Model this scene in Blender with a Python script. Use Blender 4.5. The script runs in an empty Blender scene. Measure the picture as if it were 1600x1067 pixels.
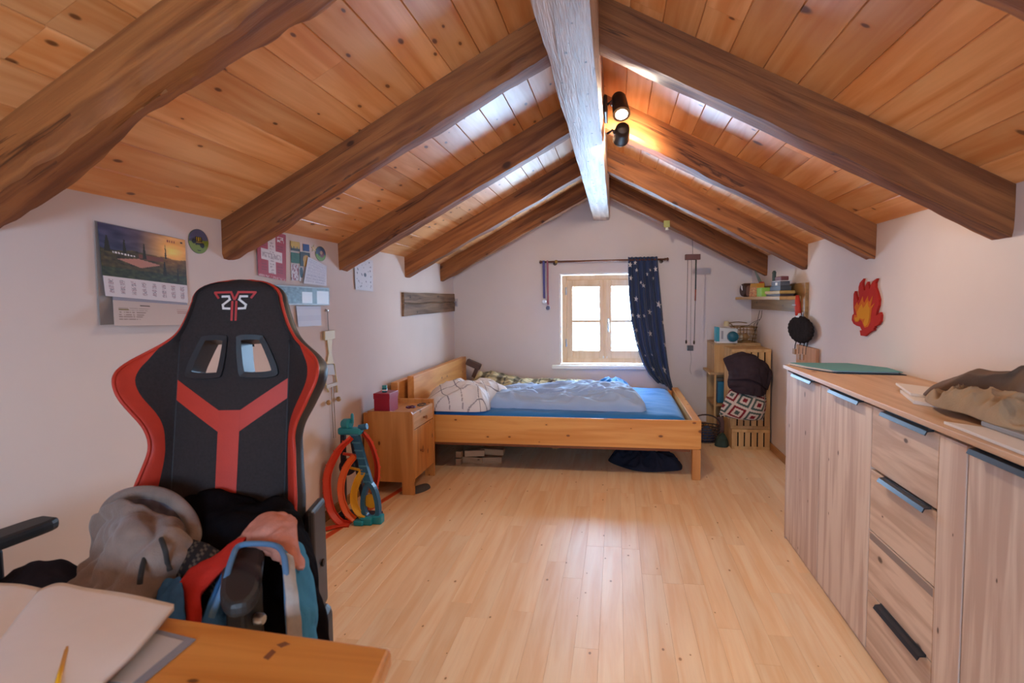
import bpy, bmesh, math, random
from mathutils import Vector, Matrix, noise
random.seed(7)
scene = bpy.context.scene
COL = scene.collection

# ---------------------------------------------------------------- camera
cam_data = bpy.data.cameras.new('camera')
cam = bpy.data.objects.new('camera', cam_data)
COL.objects.link(cam)
cam_data.sensor_width = 36.0
cam_data.lens = 940.0 / 1600.0 * 36.0
cam_data.clip_start = 0.05
_r = Vector((0.98529895, 0.1704533, -0.0114735))
_u = Vector((-0.000232067, 0.06849504, 0.99765143))
_b = Vector((0.17083886, -0.98298225, 0.06752765))
cam.matrix_world = Matrix(((_r.x, _u.x, _b.x, 0.0), (_r.y, _u.y, _b.y, 0.0), (_r.z, _u.z, _b.z, 1.29), (0, 0, 0, 1)))
cam_data.dof.use_dof = True
cam_data.dof.focus_distance = 3.6
cam_data.dof.aperture_fstop = 5.0
scene.camera = cam

# ---------------------------------------------------------------- world, daylight, exposure
world = bpy.data.worlds.new('daylight')
scene.world = world
world.use_nodes = True
_bg = world.node_tree.nodes['Background']
_bg.inputs['Color'].default_value = (0.43, 0.68, 1.0, 1)
_bg.inputs['Strength'].default_value = 52.0
scene.view_settings.view_transform = 'Standard'
scene.view_settings.look = 'None'
scene.view_settings.gamma = 1.0
scene.view_settings.exposure = 0.66
scene.view_settings.use_curve_mapping = False
scene.cycles.use_denoising = True
scene.cycles.max_bounces = 7
scene.cycles.diffuse_bounces = 5
scene.cycles.use_adaptive_sampling = True
scene.cycles.adaptive_threshold = 0.03
scene.cycles.sample_clamp_indirect = 8.0


def portal(name, loc, rot, sx, sy):
    d = bpy.data.lights.new(name, 'AREA')
    d.shape = 'RECTANGLE'
    d.size = sx
    d.size_y = sy
    d.cycles.is_portal = True
    o = bpy.data.objects.new(name, d)
    o.location = loc
    o.rotation_euler = rot
    COL.objects.link(o)


portal('window_daylight', (-0.11, 6.46, 1.10), (math.radians(-90), 0, 0), 0.96, 0.98)
portal('added_rear_fill_portal', (0.0, -1.80, 1.30), (math.radians(90), 0, 0), 1.0, 0.9)  # portal for the added rear window, brings in soft fill daylight


# ---------------------------------------------------------------- helpers
def lin(c):
    if isinstance(c, str):
        c = c.lstrip('#')
        c = tuple(int(c[i:i + 2], 16) for i in (0, 2, 4))
    if max(c) > 1.0:
        c = tuple(v / 255.0 for v in c)
    return tuple(v / 12.92 if v <= 0.04045 else ((v + 0.055) / 1.055) ** 2.4 for v in c)


XF = [Matrix.Identity(4)]


def tag(o, label=None, cat=None, group=None, kind=None):
    if label: o['label'] = label
    if cat: o['category'] = cat
    if group: o['group'] = group
    if kind: o['kind'] = kind
    return o


def thing(name, label, cat, loc=(0, 0, 0), group=None, kind=None):
    o = bpy.data.objects.new(name, None)
    o.empty_display_size = 0.05
    o.location = XF[-1] @ Vector(loc)
    COL.objects.link(o)
    return tag(o, label, cat, group, kind)


def mesh(name, verts, faces, mat, parent=None, smooth=False, fmat=None, colors=None, uvs=None):
    """one mesh object; vertices are given in world space (after the current frame XF)"""
    M = XF[-1]
    vs = [M @ Vector(v) for v in verts]
    lo = Vector((min(v.x for v in vs), min(v.y for v in vs), min(v.z for v in vs)))
    hi = Vector((max(v.x for v in vs), max(v.y for v in vs), max(v.z for v in vs)))
    c = (lo + hi) / 2
    me = bpy.data.meshes.new(name)
    me.from_pydata([v - c for v in vs], [], faces)
    mats = mat if isinstance(mat, (list, tuple)) else [mat]
    for m in mats:
        me.materials.append(m)
    if fmat:
        me.polygons.foreach_set('material_index', fmat)
    if smooth:
        me.polygons.foreach_set('use_smooth', [True] * len(me.polygons))
    if colors:
        at = me.color_attributes.new('print', 'FLOAT_COLOR', 'POINT')
        flat = []
        for k in colors:
            l = lin(k)
            flat += [l[0], l[1], l[2], 1.0]
        at.data.foreach_set('color', flat)
    if uvs:
        uv = me.uv_layers.new(name='UVMap')
        for lp in me.loops:
            uv.data[lp.index].uv = uvs[lp.vertex_index]
    me.validate()
    me.update()
    o = bpy.data.objects.new(name, me)
    COL.objects.link(o)
    o.location = c
    if parent is not None:
        o.parent = parent
        w = parent.location.copy()
        o.matrix_parent_inverse = Matrix.Translation(-w)
    return o


def align(o, R):
    """give a top-level mesh a rotated local frame (grain follows the piece) without moving it"""
    o.data.transform(R.inverted())
    o.rotation_mode = 'QUATERNION'
    o.rotation_quaternion = R.to_quaternion()
    return o


def fixnormals(o):
    bm = bmesh.new()
    bm.from_mesh(o.data)
    bmesh.ops.recalc_face_normals(bm, faces=bm.faces)
    bm.to_mesh(o.data)
    bm.free()
    return o


def bevel(o, w, seg=2, ang=0.6):
    bm = bmesh.new()
    bm.from_mesh(o.data)
    bmesh.ops.recalc_face_normals(bm, faces=bm.faces)
    ed = [e for e in bm.edges if len(e.link_faces) == 2 and e.calc_face_angle(0) > ang]
    bmesh.ops.bevel(bm, geom=ed, offset=w, segments=seg, profile=0.5, affect='EDGES', clamp_overlap=True)
    bm.to_mesh(o.data)
    bm.free()
    return o


BOXF = [(0, 3, 2, 1), (4, 5, 6, 7), (0, 1, 5, 4), (1, 2, 6, 5), (2, 3, 7, 6), (3, 0, 4, 7)]


def box(name, lo, hi, mat, parent=None, bev=0.0, seg=2):
    (a, b, c), (d, e, f) = lo, hi
    v = [(a, b, c), (d, b, c), (d, e, c), (a, e, c), (a, b, f), (d, b, f), (d, e, f), (a, e, f)]
    o = mesh(name, v, BOXF, mat, parent)
    if bev:
        bevel(o, bev, seg)
    return o


def prism(name, pts, off, mat, parent=None, bev=0.0, smooth=False):
    """polygon pts (3D, planar) extruded by the vector off"""
    n = len(pts)
    off = Vector(off)
    v = [Vector(p) for p in pts] + [Vector(p) + off for p in pts]
    f = [tuple(range(n)), tuple(range(2 * n - 1, n - 1, -1))]
    for i in range(n):
        j = (i + 1) % n
        f.append((i, i + n, j + n, j))
    o = mesh(name, v, f, mat, parent, smooth)
    fixnormals(o)
    if bev:
        bevel(o, bev)
    return o


def spline(pts, n, closed=False):
    """Catmull-Rom through the points"""
    P = [Vector(p) for p in pts]
    k = len(P)
    out = []
    segs = k if closed else k - 1
    for s in range(segs):
        p0 = P[(s - 1) % k] if (closed or s > 0) else P[0] * 2 - P[1]
        p1 = P[s]
        p2 = P[(s + 1) % k]
        p3 = P[(s + 2) % k] if (closed or s + 2 < k) else P[-1] * 2 - P[-2]
        for i in range(n):
            t = i / n
            out.append(0.5 * ((2 * p1) + (p2 - p0) * t + (2 * p0 - 5 * p1 + 4 * p2 - p3) * t * t + (3 * p1 - p0 - 3 * p2 + p3) * t ** 3))
    if not closed:
        out.append(P[-1])
    return out


def sweep(name, pts, prof, mat, parent=None, closed=False, up=None, smooth=True, scale=None, caps=True):
    """sweep a 2D profile [(a,b)..] along 3D pts; a runs sideways, b runs along 'up'"""
    P = [Vector(p) for p in pts]
    n = len(P)
    m = len(prof)
    vs = []
    prev = None
    for i in range(n):
        if closed:
            t = (P[(i + 1) % n] - P[i - 1]).normalized()
        else:
            t = (P[min(i + 1, n - 1)] - P[max(i - 1, 0)]).normalized()
        if up is not None:
            u = Vector(up)
            u = (u - t * u.dot(t))
            if u.length < 1e-4:
                u = Vector((1, 0, 0)) - t * t.x
        else:
            if prev is None:
                u = Vector((0, 0, 1)) if abs(t.z) < 0.9 else Vector((1, 0, 0))
            else:
                u = prev
            u = u - t * u.dot(t)
        u.normalize()
        prev = u
        s = t.cross(u)
        k = 1.0 if scale is None else scale[i] if isinstance(scale, (list, tuple)) else scale
        for a, b in prof:
            vs.append(P[i] + s * a * k + u * b * k)
    f = []
    for i in range(n if closed else n - 1):
        i2 = (i + 1) % n
        for j in range(m):
            j2 = (j + 1) % m
            f.append((i * m + j, i * m + j2, i2 * m + j2, i2 * m + j))
    if not closed and caps:
        f.append(tuple(range(m - 1, -1, -1)))
        f.append(tuple((n - 1) * m + j for j in range(m)))
    return fixnormals(mesh(name, vs, f, mat, parent, smooth))


def circ(r, n=8, ry=None):
    ry = r if ry is None else ry
    return [(r * math.cos(2 * math.pi * i / n), ry * math.sin(2 * math.pi * i / n)) for i in range(n)]


def rect(a, b):
    return [(-a, -b), (a, -b), (a, b), (-a, b)]


def tube(name, pts, r, mat, parent=None, seg=8, closed=False, scale=None):
    return sweep(name, pts, circ(r, seg), mat, parent, closed, None, True, scale)


def lathe(name, prof, origin, mat, parent=None, axis=(0, 0, 1), seg=24, smooth=True):
    """profile [(radius, height)...] turned about axis through origin"""
    ax = Vector(axis).normalized()
    e = Vector((1, 0, 0)) if abs(ax.x) < 0.8 else Vector((0, 1, 0))
    e = (e - ax * e.dot(ax)).normalized()
    g = ax.cross(e)
    O = Vector(origin)
    vs, f = [], []
    for r, h in prof:
        for i in range(seg):
            a = 2 * math.pi * i / seg
            vs.append(O + ax * h + (e * math.cos(a) + g * math.sin(a)) * max(r, 1e-4))
    for k in range(len(prof) - 1):
        for i in range(seg):
            j = (i + 1) % seg
            f.append((k * seg + i, k * seg + j, (k + 1) * seg + j, (k + 1) * seg + i))
    f.append(tuple(range(seg - 1, -1, -1)))
    f.append(tuple((len(prof) - 1) * seg + i for i in range(seg)))
    o = fixnormals(mesh(name, vs, f, mat, parent, smooth))
    if smooth:
        sharp_edges(o, 0.7)
    return o


def sharp_edges(o, ang):
    bm = bmesh.new()
    bm.from_mesh(o.data)
    for e in bm.edges:
        if len(e.link_faces) == 2 and e.calc_face_angle(0) > ang:
            e.smooth = False
    bm.to_mesh(o.data)
    bm.free()


def cr(p0, p1, p2, p3, t):
    return 0.5 * ((2 * p1) + (p2 - p0) * t + (2 * p0 - 5 * p1 + 4 * p2 - p3) * t * t + (3 * p1 - p0 - 3 * p2 + p3) * t ** 3)


def surf_eval(ctrl, u, v):
    """Catmull-Rom patch through a grid of control points; u across columns, v down rows, both 0..1"""
    R, Cn = len(ctrl), len(ctrl[0])

    def row(k):
        x = u * (Cn - 1)
        s = min(int(x), Cn - 2)
        t = x - s
        p = [Vector(q) for q in ctrl[k]]
        a = p[s - 1] if s > 0 else p[0] * 2 - p[1]
        d = p[s + 2] if s + 2 < Cn else p[-1] * 2 - p[-2]
        return cr(a, p[s], p[s + 1], d, t)
    y = v * (R - 1)
    s = min(int(y), R - 2)
    t = y - s
    p1, p2 = row(s), row(s + 1)
    a = row(s - 1) if s > 0 else p1 * 2 - p2
    d = row(s + 2) if s + 2 < R else p2 * 2 - p1
    return cr(a, p1, p2, d, t)


def folds(p, amp, scale, seed=0.0, stretch=(1, 1, 1), fine=0.3):
    q = Vector((p[0] * stretch[0], p[1] * stretch[1], p[2] * stretch[2])) * scale + Vector((seed, seed * 1.7, -seed))
    w = noise.noise(q * 0.7 + Vector((5, 1, 2))) * 0.8
    a = 1.0 - math.sqrt(noise.noise(q + Vector((w, -w, w))) ** 2 + .004)
    b = 1.0 - math.sqrt(noise.noise(q * 2.1 + Vector((9 - w, 3 + w, 1))) ** 2 + .004)
    return amp * ((a ** 3 - 0.45) + fine * (b ** 3 - 0.45))


def patch(name, ctrl, mat, parent=None, nu=40, nv=40, thick=0.006, amp=0.008, scale=9.0, seed=0.0, stretch=(1, 1, 1), colorf=None, fn=None):
    """cloth: a solid sheet through control points with folds along its normal"""
    G = [[surf_eval(ctrl, i / nu, j / nv) for i in range(nu + 1)] for j in range(nv + 1)]
    N = []
    for j in range(nv + 1):
        r = []
        for i in range(nu + 1):
            a = G[j][min(i + 1, nu)] - G[j][max(i - 1, 0)]
            b = G[min(j + 1, nv)][i] - G[max(j - 1, 0)][i]
            n = a.cross(b)
            r.append(n.normalized() if n.length > 1e-9 else Vector((0, 0, 1)))
        N.append(r)
    vs, cols = [], []
    for side in (0, 1):
        for j in range(nv + 1):
            for i in range(nu + 1):
                p = G[j][i]
                d = folds(p, amp, scale, seed, stretch) if amp else 0
                if fn:
                    d += fn(i / nu, j / nv)
                vs.append(p + N[j][i] * (d - side * thick))
                if colorf:
                    cols.append(colorf(i / nu, j / nv))
    w = nu + 1
    S = w * (nv + 1)
    f = []
    for j in range(nv):
        for i in range(nu):
            q = j * w + i
            f.append((q, q + 1, q + w + 1, q + w))
            f.append((q + S, q + w + S, q + w + 1 + S, q + 1 + S))
    rim = [j * w for j in range(nv + 1)] + [nv * w + i for i in range(1, nu + 1)] + [j * w + nu for j in range(nv - 1, -1, -1)] + [i for i in range(nu - 1, 0, -1)]
    for k in range(len(rim)):
        a, b = rim[k], rim[(k + 1) % len(rim)]
        f.append((a, b, b + S, a + S))
    return fixnormals(mesh(name, vs, f, mat, parent, True, colors=cols if colorf else None))


def mound(name, outline, base, height, mat, parent=None, rings=26, seg=96, p=3.0, q=2.0, amp=0.01, scale=8.0, seed=0.0, stretch=(1, 1, 1), bump=None, colorf=None, lip=0.0, straight=False):
    """soft heap: closed outline (x,y) on a base height, domed and folded; flat underside"""
    k_ = max(2, seg // len(outline))
    if straight:
        O_ = [Vector((x, y, 0)) for x, y in outline]
        pts = [O_[i].lerp(O_[(i + 1) % len(O_)], j / k_) for i in range(len(O_)) for j in range(k_)]
    else:
        pts = spline([(x, y, 0) for x, y in outline], k_, True)
    n = len(pts)
    cx = sum(a.x for a in pts) / n
    cy = sum(a.y for a in pts) / n
    vs, cols, f = [], [], []
    bz = base if callable(base) else (lambda x, y: base)
    for k in range(rings + 1):
        t = k / rings
        for a in pts:
            x, y = cx + (a.x - cx) * t, cy + (a.y - cy) * t
            h = height * (max(0.0, 1 - t ** p)) ** (1 / q)
            if bump:
                h += bump(x, y) * min(1.0, (1 - t) * 5)
            edge = min(1.0, (1 - t) * 6 + 0.15)
            h += folds((x, y, 0), amp, scale, seed, stretch) * edge
            # sides bulge a little
            rr = 1 + lip * math.sin(math.pi * min(1, (1 - t) * 3)) * t
            x, y = cx + (a.x - cx) * t * rr, cy + (a.y - cy) * t * rr
            vs.append((x, y, bz(x, y) + max(h, 0.004)))
            if colorf: cols.append(colorf(x, y))
    for k in range(rings):
        for i in range(n):
            j = (i + 1) % n
            f.append((k * n + i, k * n + j, (k + 1) * n + j, (k + 1) * n + i))
    S = len(vs)
    for a in pts:
        vs.append((a.x, a.y, bz(a.x, a.y)))
        if colorf: cols.append(colorf(a.x, a.y))
    for i in range(n):
        j = (i + 1) % n
        f.append((rings * n + i, rings * n + j, S + j, S + i))
    f.append(tuple(S + i for i in range(n - 1, -1, -1)))
    o = mesh(name, vs, f, mat, parent, True, colors=cols if colorf else None)
    bm = bmesh.new()
    bm.from_mesh(o.data)
    bmesh.ops.remove_doubles(bm, verts=bm.verts, dist=1e-5)
    bmesh.ops.recalc_face_normals(bm, faces=bm.faces)
    bm.to_mesh(o.data)
    bm.free()
    return o


def printed(name, c00, c10, c11, c01, nx, ny, colorf, mat, parent=None, thick=0.0012, normal=None, curl=None):
    """a thin printed sheet: corners top-left, top-right, bottom-right, bottom-left; colorf(u, v), v down"""
    A, B, Cc, D = Vector(c00), Vector(c10), Vector(c11), Vector(c01)
    n = Vector(normal) if normal else (B - A).cross(D - A).normalized()
    vs, cols, f = [], [], []
    for side in (0, 1):
        for j in range(ny + 1):
            for i in range(nx + 1):
                u, v = i / nx, j / ny
                p = (A * (1 - u) + B * u) * (1 - v) + (D * (1 - u) + Cc * u) * v
                if curl: p = p + n * curl(u, v)
                vs.append(p - n * thick * side)
                cols.append(colorf(u, v))
    w = nx + 1
    S = w * (ny + 1)
    for j in range(ny):
        for i in range(nx):
            q = j * w + i
            f.append((q, q + 1, q + w + 1, q + w))
            f.append((q + S, q + w + S, q + w + 1 + S, q + 1 + S))
    rim = [j * w for j in range(ny + 1)] + [ny * w + i for i in range(1, nx + 1)] + [j * w + nx for j in range(ny - 1, -1, -1)] + [i for i in range(nx - 1, 0, -1)]
    for k in range(len(rim)):
        a, b = rim[k], rim[(k + 1) % len(rim)]
        f.append((a, b, b + S, a + S))
    return fixnormals(mesh(name, vs, f, mat, parent, False, colors=cols))


# ---------------------------------------------------------------- materials
MATS = {}


def newmat(name):
    m = bpy.data.materials.new(name)
    m.use_nodes = True
    MATS[name] = m
    return m, m.node_tree, m.node_tree.nodes['Principled BSDF']


def nd(t, kind, **kw):
    n = t.nodes.new(kind)
    for k, v in kw.items():
        setattr(n, k, v)
    return n


def ramp(t, fac, stops):
    r = nd(t, 'ShaderNodeValToRGB')
    el = r.color_ramp.elements
    while len(el) < len(stops): el.new(0.5)
    for e, (p, c) in zip(el, stops):
        e.position = p
        e.color = (c[0], c[1], c[2], 1)
    t.links.new(fac, r.inputs['Fac'])
    return r.outputs['Color']


def mixc(t, fac, a, b, mode='MIX'):
    m = nd(t, 'ShaderNodeMix', data_type='RGBA', blend_type=mode)
    for i, x in ((0, fac), (6, a), (7, b)):
        if isinstance(x, (int, float)): m.inputs[i].default_value = x
        elif isinstance(x, tuple): m.inputs[i].default_value = (x[0], x[1], x[2], 1)
        else: t.links.new(x, m.inputs[i])
    return m.outputs[2]


def math_(t, op, a, b=None):
    m = nd(t, 'ShaderNodeMath', operation=op)
    for i, x in ((0, a), (1, b)):
        if x is None: continue
        if isinstance(x, (int, float)): m.inputs[i].default_value = x
        else: t.links.new(x, m.inputs[i])
    return m.outputs[0]


def wood(name, light, dark, axis='Y', rough=0.5, grain=1.0, knots=0.5, knot_scale=4.0, var=0.12, bump=0.15, coat=0.0, spec=0.4, knotcol=None, streak=0.5, ksize=1.0, crack=0.0):
    m, t, p = newmat(name)
    light, dark = lin(light), lin(dark)
    kc = lin(knotcol) if knotcol else tuple(v * 0.35 for v in dark)
    tc = nd(t, 'ShaderNodeTexCoord')
    oi = nd(t, 'ShaderNodeObjectInfo')
    off = nd(t, 'ShaderNodeCombineXYZ')
    t.links.new(math_(t, 'MULTIPLY', oi.outputs['Random'], 37.0), off.inputs[0])
    t.links.new(math_(t, 'MULTIPLY', oi.outputs['Random'], 91.0), off.inputs[1])
    t.links.new(math_(t, 'MULTIPLY', oi.outputs['Random'], 53.0), off.inputs[2])
    add = nd(t, 'ShaderNodeVectorMath', operation='ADD')
    t.links.new(tc.outputs['Object'], add.inputs[0])
    t.links.new(off.outputs[0], add.inputs[1])

    def mapped(along, across):
        mp = nd(t, 'ShaderNodeMapping')
        mp.inputs['Scale'].default_value = tuple(along if c == axis else across for c in 'XYZ')
        t.links.new(add.outputs[0], mp.inputs['Vector'])
        return mp.outputs[0]
    n1 = nd(t, 'ShaderNodeTexNoise')
    n1.inputs['Scale'].default_value = 1.0
    n1.inputs['Detail'].default_value = 5
    n1.inputs['Distortion'].default_value = 0.7
    t.links.new(mapped(1.1 * grain, 16 * grain), n1.inputs['Vector'])
    n2 = nd(t, 'ShaderNodeTexNoise')
    n2.inputs['Scale'].default_value = 1.0
    n2.inputs['Detail'].default_value = 4
    t.links.new(mapped(5 * grain, 150 * grain), n2.inputs['Vector'])
    n3 = nd(t, 'ShaderNodeTexNoise')
    n3.inputs['Scale'].default_value = 1.3
    n3.inputs['Detail'].default_value = 2
    t.links.new(mapped(1.0, 2.5), n3.inputs['Vector'])
    f1 = math_(t, 'MULTIPLY', n1.outputs['Fac'], 1.0)
    c = ramp(t, f1, [(0.42 - 0.1 * (1 - streak), light), (0.50 + 0.18 * (1 - streak) + 0.05, dark)])
    c = mixc(t, math_(t, 'MULTIPLY', n2.outputs['Fac'], 0.35), c, tuple(v * 0.66 for v in light))
    c = mixc(t, math_(t, 'MULTIPLY', n3.outputs['Fac'], 0.25), c, dark)
    if knots > 0:
        sp = nd(t, 'ShaderNodeSeparateXYZ')
        t.links.new(add.outputs[0], sp.inputs[0])
        ia = 'XYZ'.index(axis)
        io = [i for i in range(3) if i != ia]
        flat2 = nd(t, 'ShaderNodeCombineXYZ')
        t.links.new(math_(t, 'MULTIPLY', sp.outputs[ia], knot_scale * 0.55), flat2.inputs[0])
        t.links.new(math_(t, 'MULTIPLY', math_(t, 'ADD', sp.outputs[io[0]], sp.outputs[io[1]]), knot_scale), flat2.inputs[1])
        v = nd(t, 'ShaderNodeTexVoronoi', voronoi_dimensions='2D')
        v.inputs['Scale'].default_value = 1.0
        t.links.new(flat2.outputs[0], v.inputs['Vector'])
        sep = nd(t, 'ShaderNodeSeparateColor')
        t.links.new(v.outputs['Color'], sep.inputs[0])
        pick = math_(t, 'GREATER_THAN', sep.outputs[0], 1.0 - knots)
        size = math_(t, 'MULTIPLY', sep.outputs[1], 0.07 * ksize)
        size = math_(t, 'ADD', size, 0.02 * ksize)
        core = nd(t, 'ShaderNodeMapRange', interpolation_type='SMOOTHSTEP')
        t.links.new(v.outputs['Distance'], core.inputs['Value'])
        t.links.new(math_(t, 'MULTIPLY', size, 0.55), core.inputs['From Min'])
        t.links.new(math_(t, 'MULTIPLY', size, 1.25), core.inputs['From Max'])
        core.inputs['To Min'].default_value = 1.0
        core.inputs['To Max'].default_value = 0.0
        halo = nd(t, 'ShaderNodeMapRange', interpolation_type='SMOOTHSTEP')
        t.links.new(v.outputs['Distance'], halo.inputs['Value'])
        t.links.new(size, halo.inputs['From Min'])
        t.links.new(math_(t, 'MULTIPLY', size, 3.0), halo.inputs['From Max'])
        halo.inputs['To Min'].default_value = 0.4
        halo.inputs['To Max'].default_value = 0.0
        c = mixc(t, math_(t, 'MULTIPLY', halo.outputs[0], pick), c, dark)
        c = mixc(t, math_(t, 'MULTIPLY', math_(t, 'MULTIPLY', core.outputs[0], pick), 0.85), c, kc)
    if crack:
        n4 = nd(t, 'ShaderNodeTexNoise')
        n4.inputs['Scale'].default_value = 1.0
        n4.inputs['Detail'].default_value = 3
        n4.inputs['Distortion'].default_value = 0.4
        t.links.new(mapped(0.28 * grain, 11 * grain), n4.inputs['Vector'])
        ln = math_(t, 'ABSOLUTE', math_(t, 'SUBTRACT', n4.outputs['Fac'], 0.56))
        cm = nd(t, 'ShaderNodeMapRange')
        t.links.new(ln, cm.inputs['Value'])
        cm.inputs['From Min'].default_value = 0.0
        cm.inputs['From Max'].default_value = 0.016
        cm.inputs['To Min'].default_value = crack
        cm.inputs['To Max'].default_value = 0.0
        n5 = nd(t, 'ShaderNodeTexNoise')
        n5.inputs['Scale'].default_value = 1.0
        t.links.new(mapped(1.3, 3.0), n5.inputs['Vector'])
        c = mixc(t, math_(t, 'MULTIPLY', cm.outputs[0], math_(t, 'GREATER_THAN', n5.outputs['Fac'], 0.5)), c, kc)
    k = math_(t, 'ADD', math_(t, 'MULTIPLY', oi.outputs['Random'], 2 * var), 1.0 - var)
    cb = nd(t, 'ShaderNodeCombineColor')
    for i in range(3): t.links.new(k, cb.inputs[i])
    c = mixc(t, 1.0, c, cb.outputs[0], 'MULTIPLY')
    t.links.new(c, p.inputs['Base Color'])
    p.inputs['Roughness'].default_value = rough
    p.inputs['Specular IOR Level'].default_value = spec
    if coat:
        p.inputs['Coat Weight'].default_value = coat
        p.inputs['Coat Roughness'].default_value = 0.25
    if bump:
        b = nd(t, 'ShaderNodeBump')
        b.inputs['Strength'].default_value = bump
        b.inputs['Distance'].default_value = 0.004
        t.links.new(math_(t, 'ADD', n1.outputs['Fac'], math_(t, 'MULTIPLY', n2.outputs['Fac'], 0.6)), b.inputs['Height'])
        t.links.new(b.outputs[0], p.inputs['Normal'])
    return m


def flat(name, col, rough=0.5, metal=0.0, spec=0.5, noise_amt=0.0, nscale=30.0, bump=0.0, bscale=200.0, coat=0.0, emit=None, estr=0.0, sheen=0.0):
    m, t, p = newmat(name)
    col = lin(col)
    tc = nd(t, 'ShaderNodeTexCoord')
    n = nd(t, 'ShaderNodeTexNoise')
    n.inputs['Scale'].default_value = nscale
    n.inputs['Detail'].default_value = 4
    t.links.new(tc.outputs['Object'], n.inputs['Vector'])
    c = ramp(t, n.outputs['Fac'], [(0.3, tuple(v * (1 - noise_amt) for v in col)), (0.7, tuple(min(1, v * (1 + noise_amt)) for v in col))])
    t.links.new(c, p.inputs['Base Color'])
    p.inputs['Roughness'].default_value = rough
    p.inputs['Metallic'].default_value = metal
    p.inputs['Specular IOR Level'].default_value = spec
    p.inputs['Coat Weight'].default_value = coat
    if sheen:
        p.inputs['Sheen Weight'].default_value = sheen
        p.inputs['Sheen Roughness'].default_value = 0.5
    if emit:
        p.inputs['Emission Color'].default_value = (*lin(emit), 1)
        p.inputs['Emission Strength'].default_value = estr
    if bump:
        n2 = nd(t, 'ShaderNodeTexNoise')
        n2.inputs['Scale'].default_value = bscale
        n2.inputs['Detail'].default_value = 3
        t.links.new(tc.outputs['Object'], n2.inputs['Vector'])
        b = nd(t, 'ShaderNodeBump')
        b.inputs['Strength'].default_value = bump
        b.inputs['Distance'].default_value = 0.003
        t.links.new(n2.outputs['Fac'], b.inputs['Height'])
        t.links.new(b.outputs[0], p.inputs['Normal'])
    return m


def printmat(name, rough=0.6, spec=0.3, bump=0.0, bscale=300):
    m, t, p = newmat(name)
    a = nd(t, 'ShaderNodeAttribute', attribute_name='print')
    t.links.new(a.outputs['Color'], p.inputs['Base Color'])
    p.inputs['Roughness'].default_value = rough
    p.inputs['Specular IOR Level'].default_value = spec
    if bump:
        tc = nd(t, 'ShaderNodeTexCoord')
        n2 = nd(t, 'ShaderNodeTexNoise')
        n2.inputs['Scale'].default_value = bscale
        t.links.new(tc.outputs['Object'], n2.inputs['Vector'])
        b = nd(t, 'ShaderNodeBump')
        b.inputs['Strength'].default_value = bump
        b.inputs['Distance'].default_value = 0.002
        t.links.new(n2.outputs['Fac'], b.inputs['Height'])
        t.links.new(b.outputs[0], p.inputs['Normal'])
    return m


def glassmat(name, tint=(1, 1, 1), gloss=0.08):
    m = bpy.data.materials.new(name)
    m.use_nodes = True
    t = m.node_tree
    t.nodes.clear()
    out = nd(t, 'ShaderNodeOutputMaterial')
    tr = nd(t, 'ShaderNodeBsdfTransparent')
    tr.inputs[0].default_value = (*tint, 1)
    gl = nd(t, 'ShaderNodeBsdfGlossy')
    gl.inputs['Roughness'].default_value = 0.02
    mx = nd(t, 'ShaderNodeMixShader')
    mx.inputs[0].default_value = gloss
    t.links.new(tr.outputs[0], mx.inputs[1])
    t.links.new(gl.outputs[0], mx.inputs[2])
    t.links.new(mx.outputs[0], out.inputs[0])
    MATS[name] = m
    return m


plaster = flat('plaster', '#dccdc6', 0.9, spec=0.1, noise_amt=0.02, nscale=3, bump=0.25, bscale=14)
ceil_wood = wood('ceiling_pine', '#fac084', '#dc8c48', 'Y', 0.40, 1.0, 0.62, 7.0, 0.14, 0.08, spec=0.45, knotcol='#5a2d14', ksize=1.0)
beam_wood = wood('rafter_wood', '#a86735', '#6c3919', 'X', 0.6, 1.5, 0.5, 5.0, 0.12, 0.6, spec=0.3, knotcol='#3c1e0e', crack=0.8)
ridge_wood = wood('ridge_wood', '#d0b4a2', '#a08474', 'Y', 0.45, 1.6, 0.6, 13.0, 0.03, 0.9, spec=0.5, knotcol='#352018', ksize=.9, crack=.5)
floor_wood = wood('floor_laminate', '#fbdcb4', '#f0c08c', 'Y', 0.40, 1.2, 0.35, 9.0, 0.05, 0.02, spec=0.38, knotcol='#9a6434', ksize=.6)
pine = wood('orange_pine', '#f0ad5e', '#d98c3c', 'X', 0.42, 1.0, 0.62, 8.5, 0.05, 0.05, knotcol='#6a3010', ksize=1.3)
pine_y = wood('orange_pine_y', '#e6a35c', '#cc823c', 'Y', 0.42, 1.0, 0.45, 7.5, 0.05, 0.05, knotcol='#5e2a0f')
pine_z = wood('orange_pine_z', '#de9c58', '#bf7a3c', 'Z', 0.42, 1.0, 0.55, 8.5, 0.05, 0.05, knotcol='#4e240e', ksize=1.2)
board_z = wood('pale_oak_z', '#e2cdbd', '#c2a494', 'Z', 0.6, 1.4, 0.40, 7.0, 0.04, 0.08, knotcol='#3c2418', ksize=.7, streak=.8)
board_y = wood('pale_oak_y', '#e2c8b4', '#c2a28c', 'Y', 0.55, 1.4, 0.45, 7.0, 0.04, 0.08, knotcol='#3c2418', ksize=.9, streak=.8)
top_oak = wood('worktop_oak', '#dfb894', '#c0946e', 'Y', 0.45, 1.1, 0.15, 5.0, 0.02, 0.04, knotcol='#5a3520')
desk_wood = wood('desk_wood', '#e0984a', '#bf742c', 'X', 0.35, 1.1, 0.35, 8.0, 0.02, 0.04, coat=0.2, knotcol='#4a2008')
window_wood = wood('window_pine', '#f8d8b2', '#ecc496', 'Z', 0.45, 1.0, 0.0, 5, 0.03, 0.03)
crate_wood = wood('crate_pine', '#d8ac74', '#ba8a52', 'Z', 0.6, 1.0, 0.3, 8, 0.1, 0.1, knotcol='#6a3a18')
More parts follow.
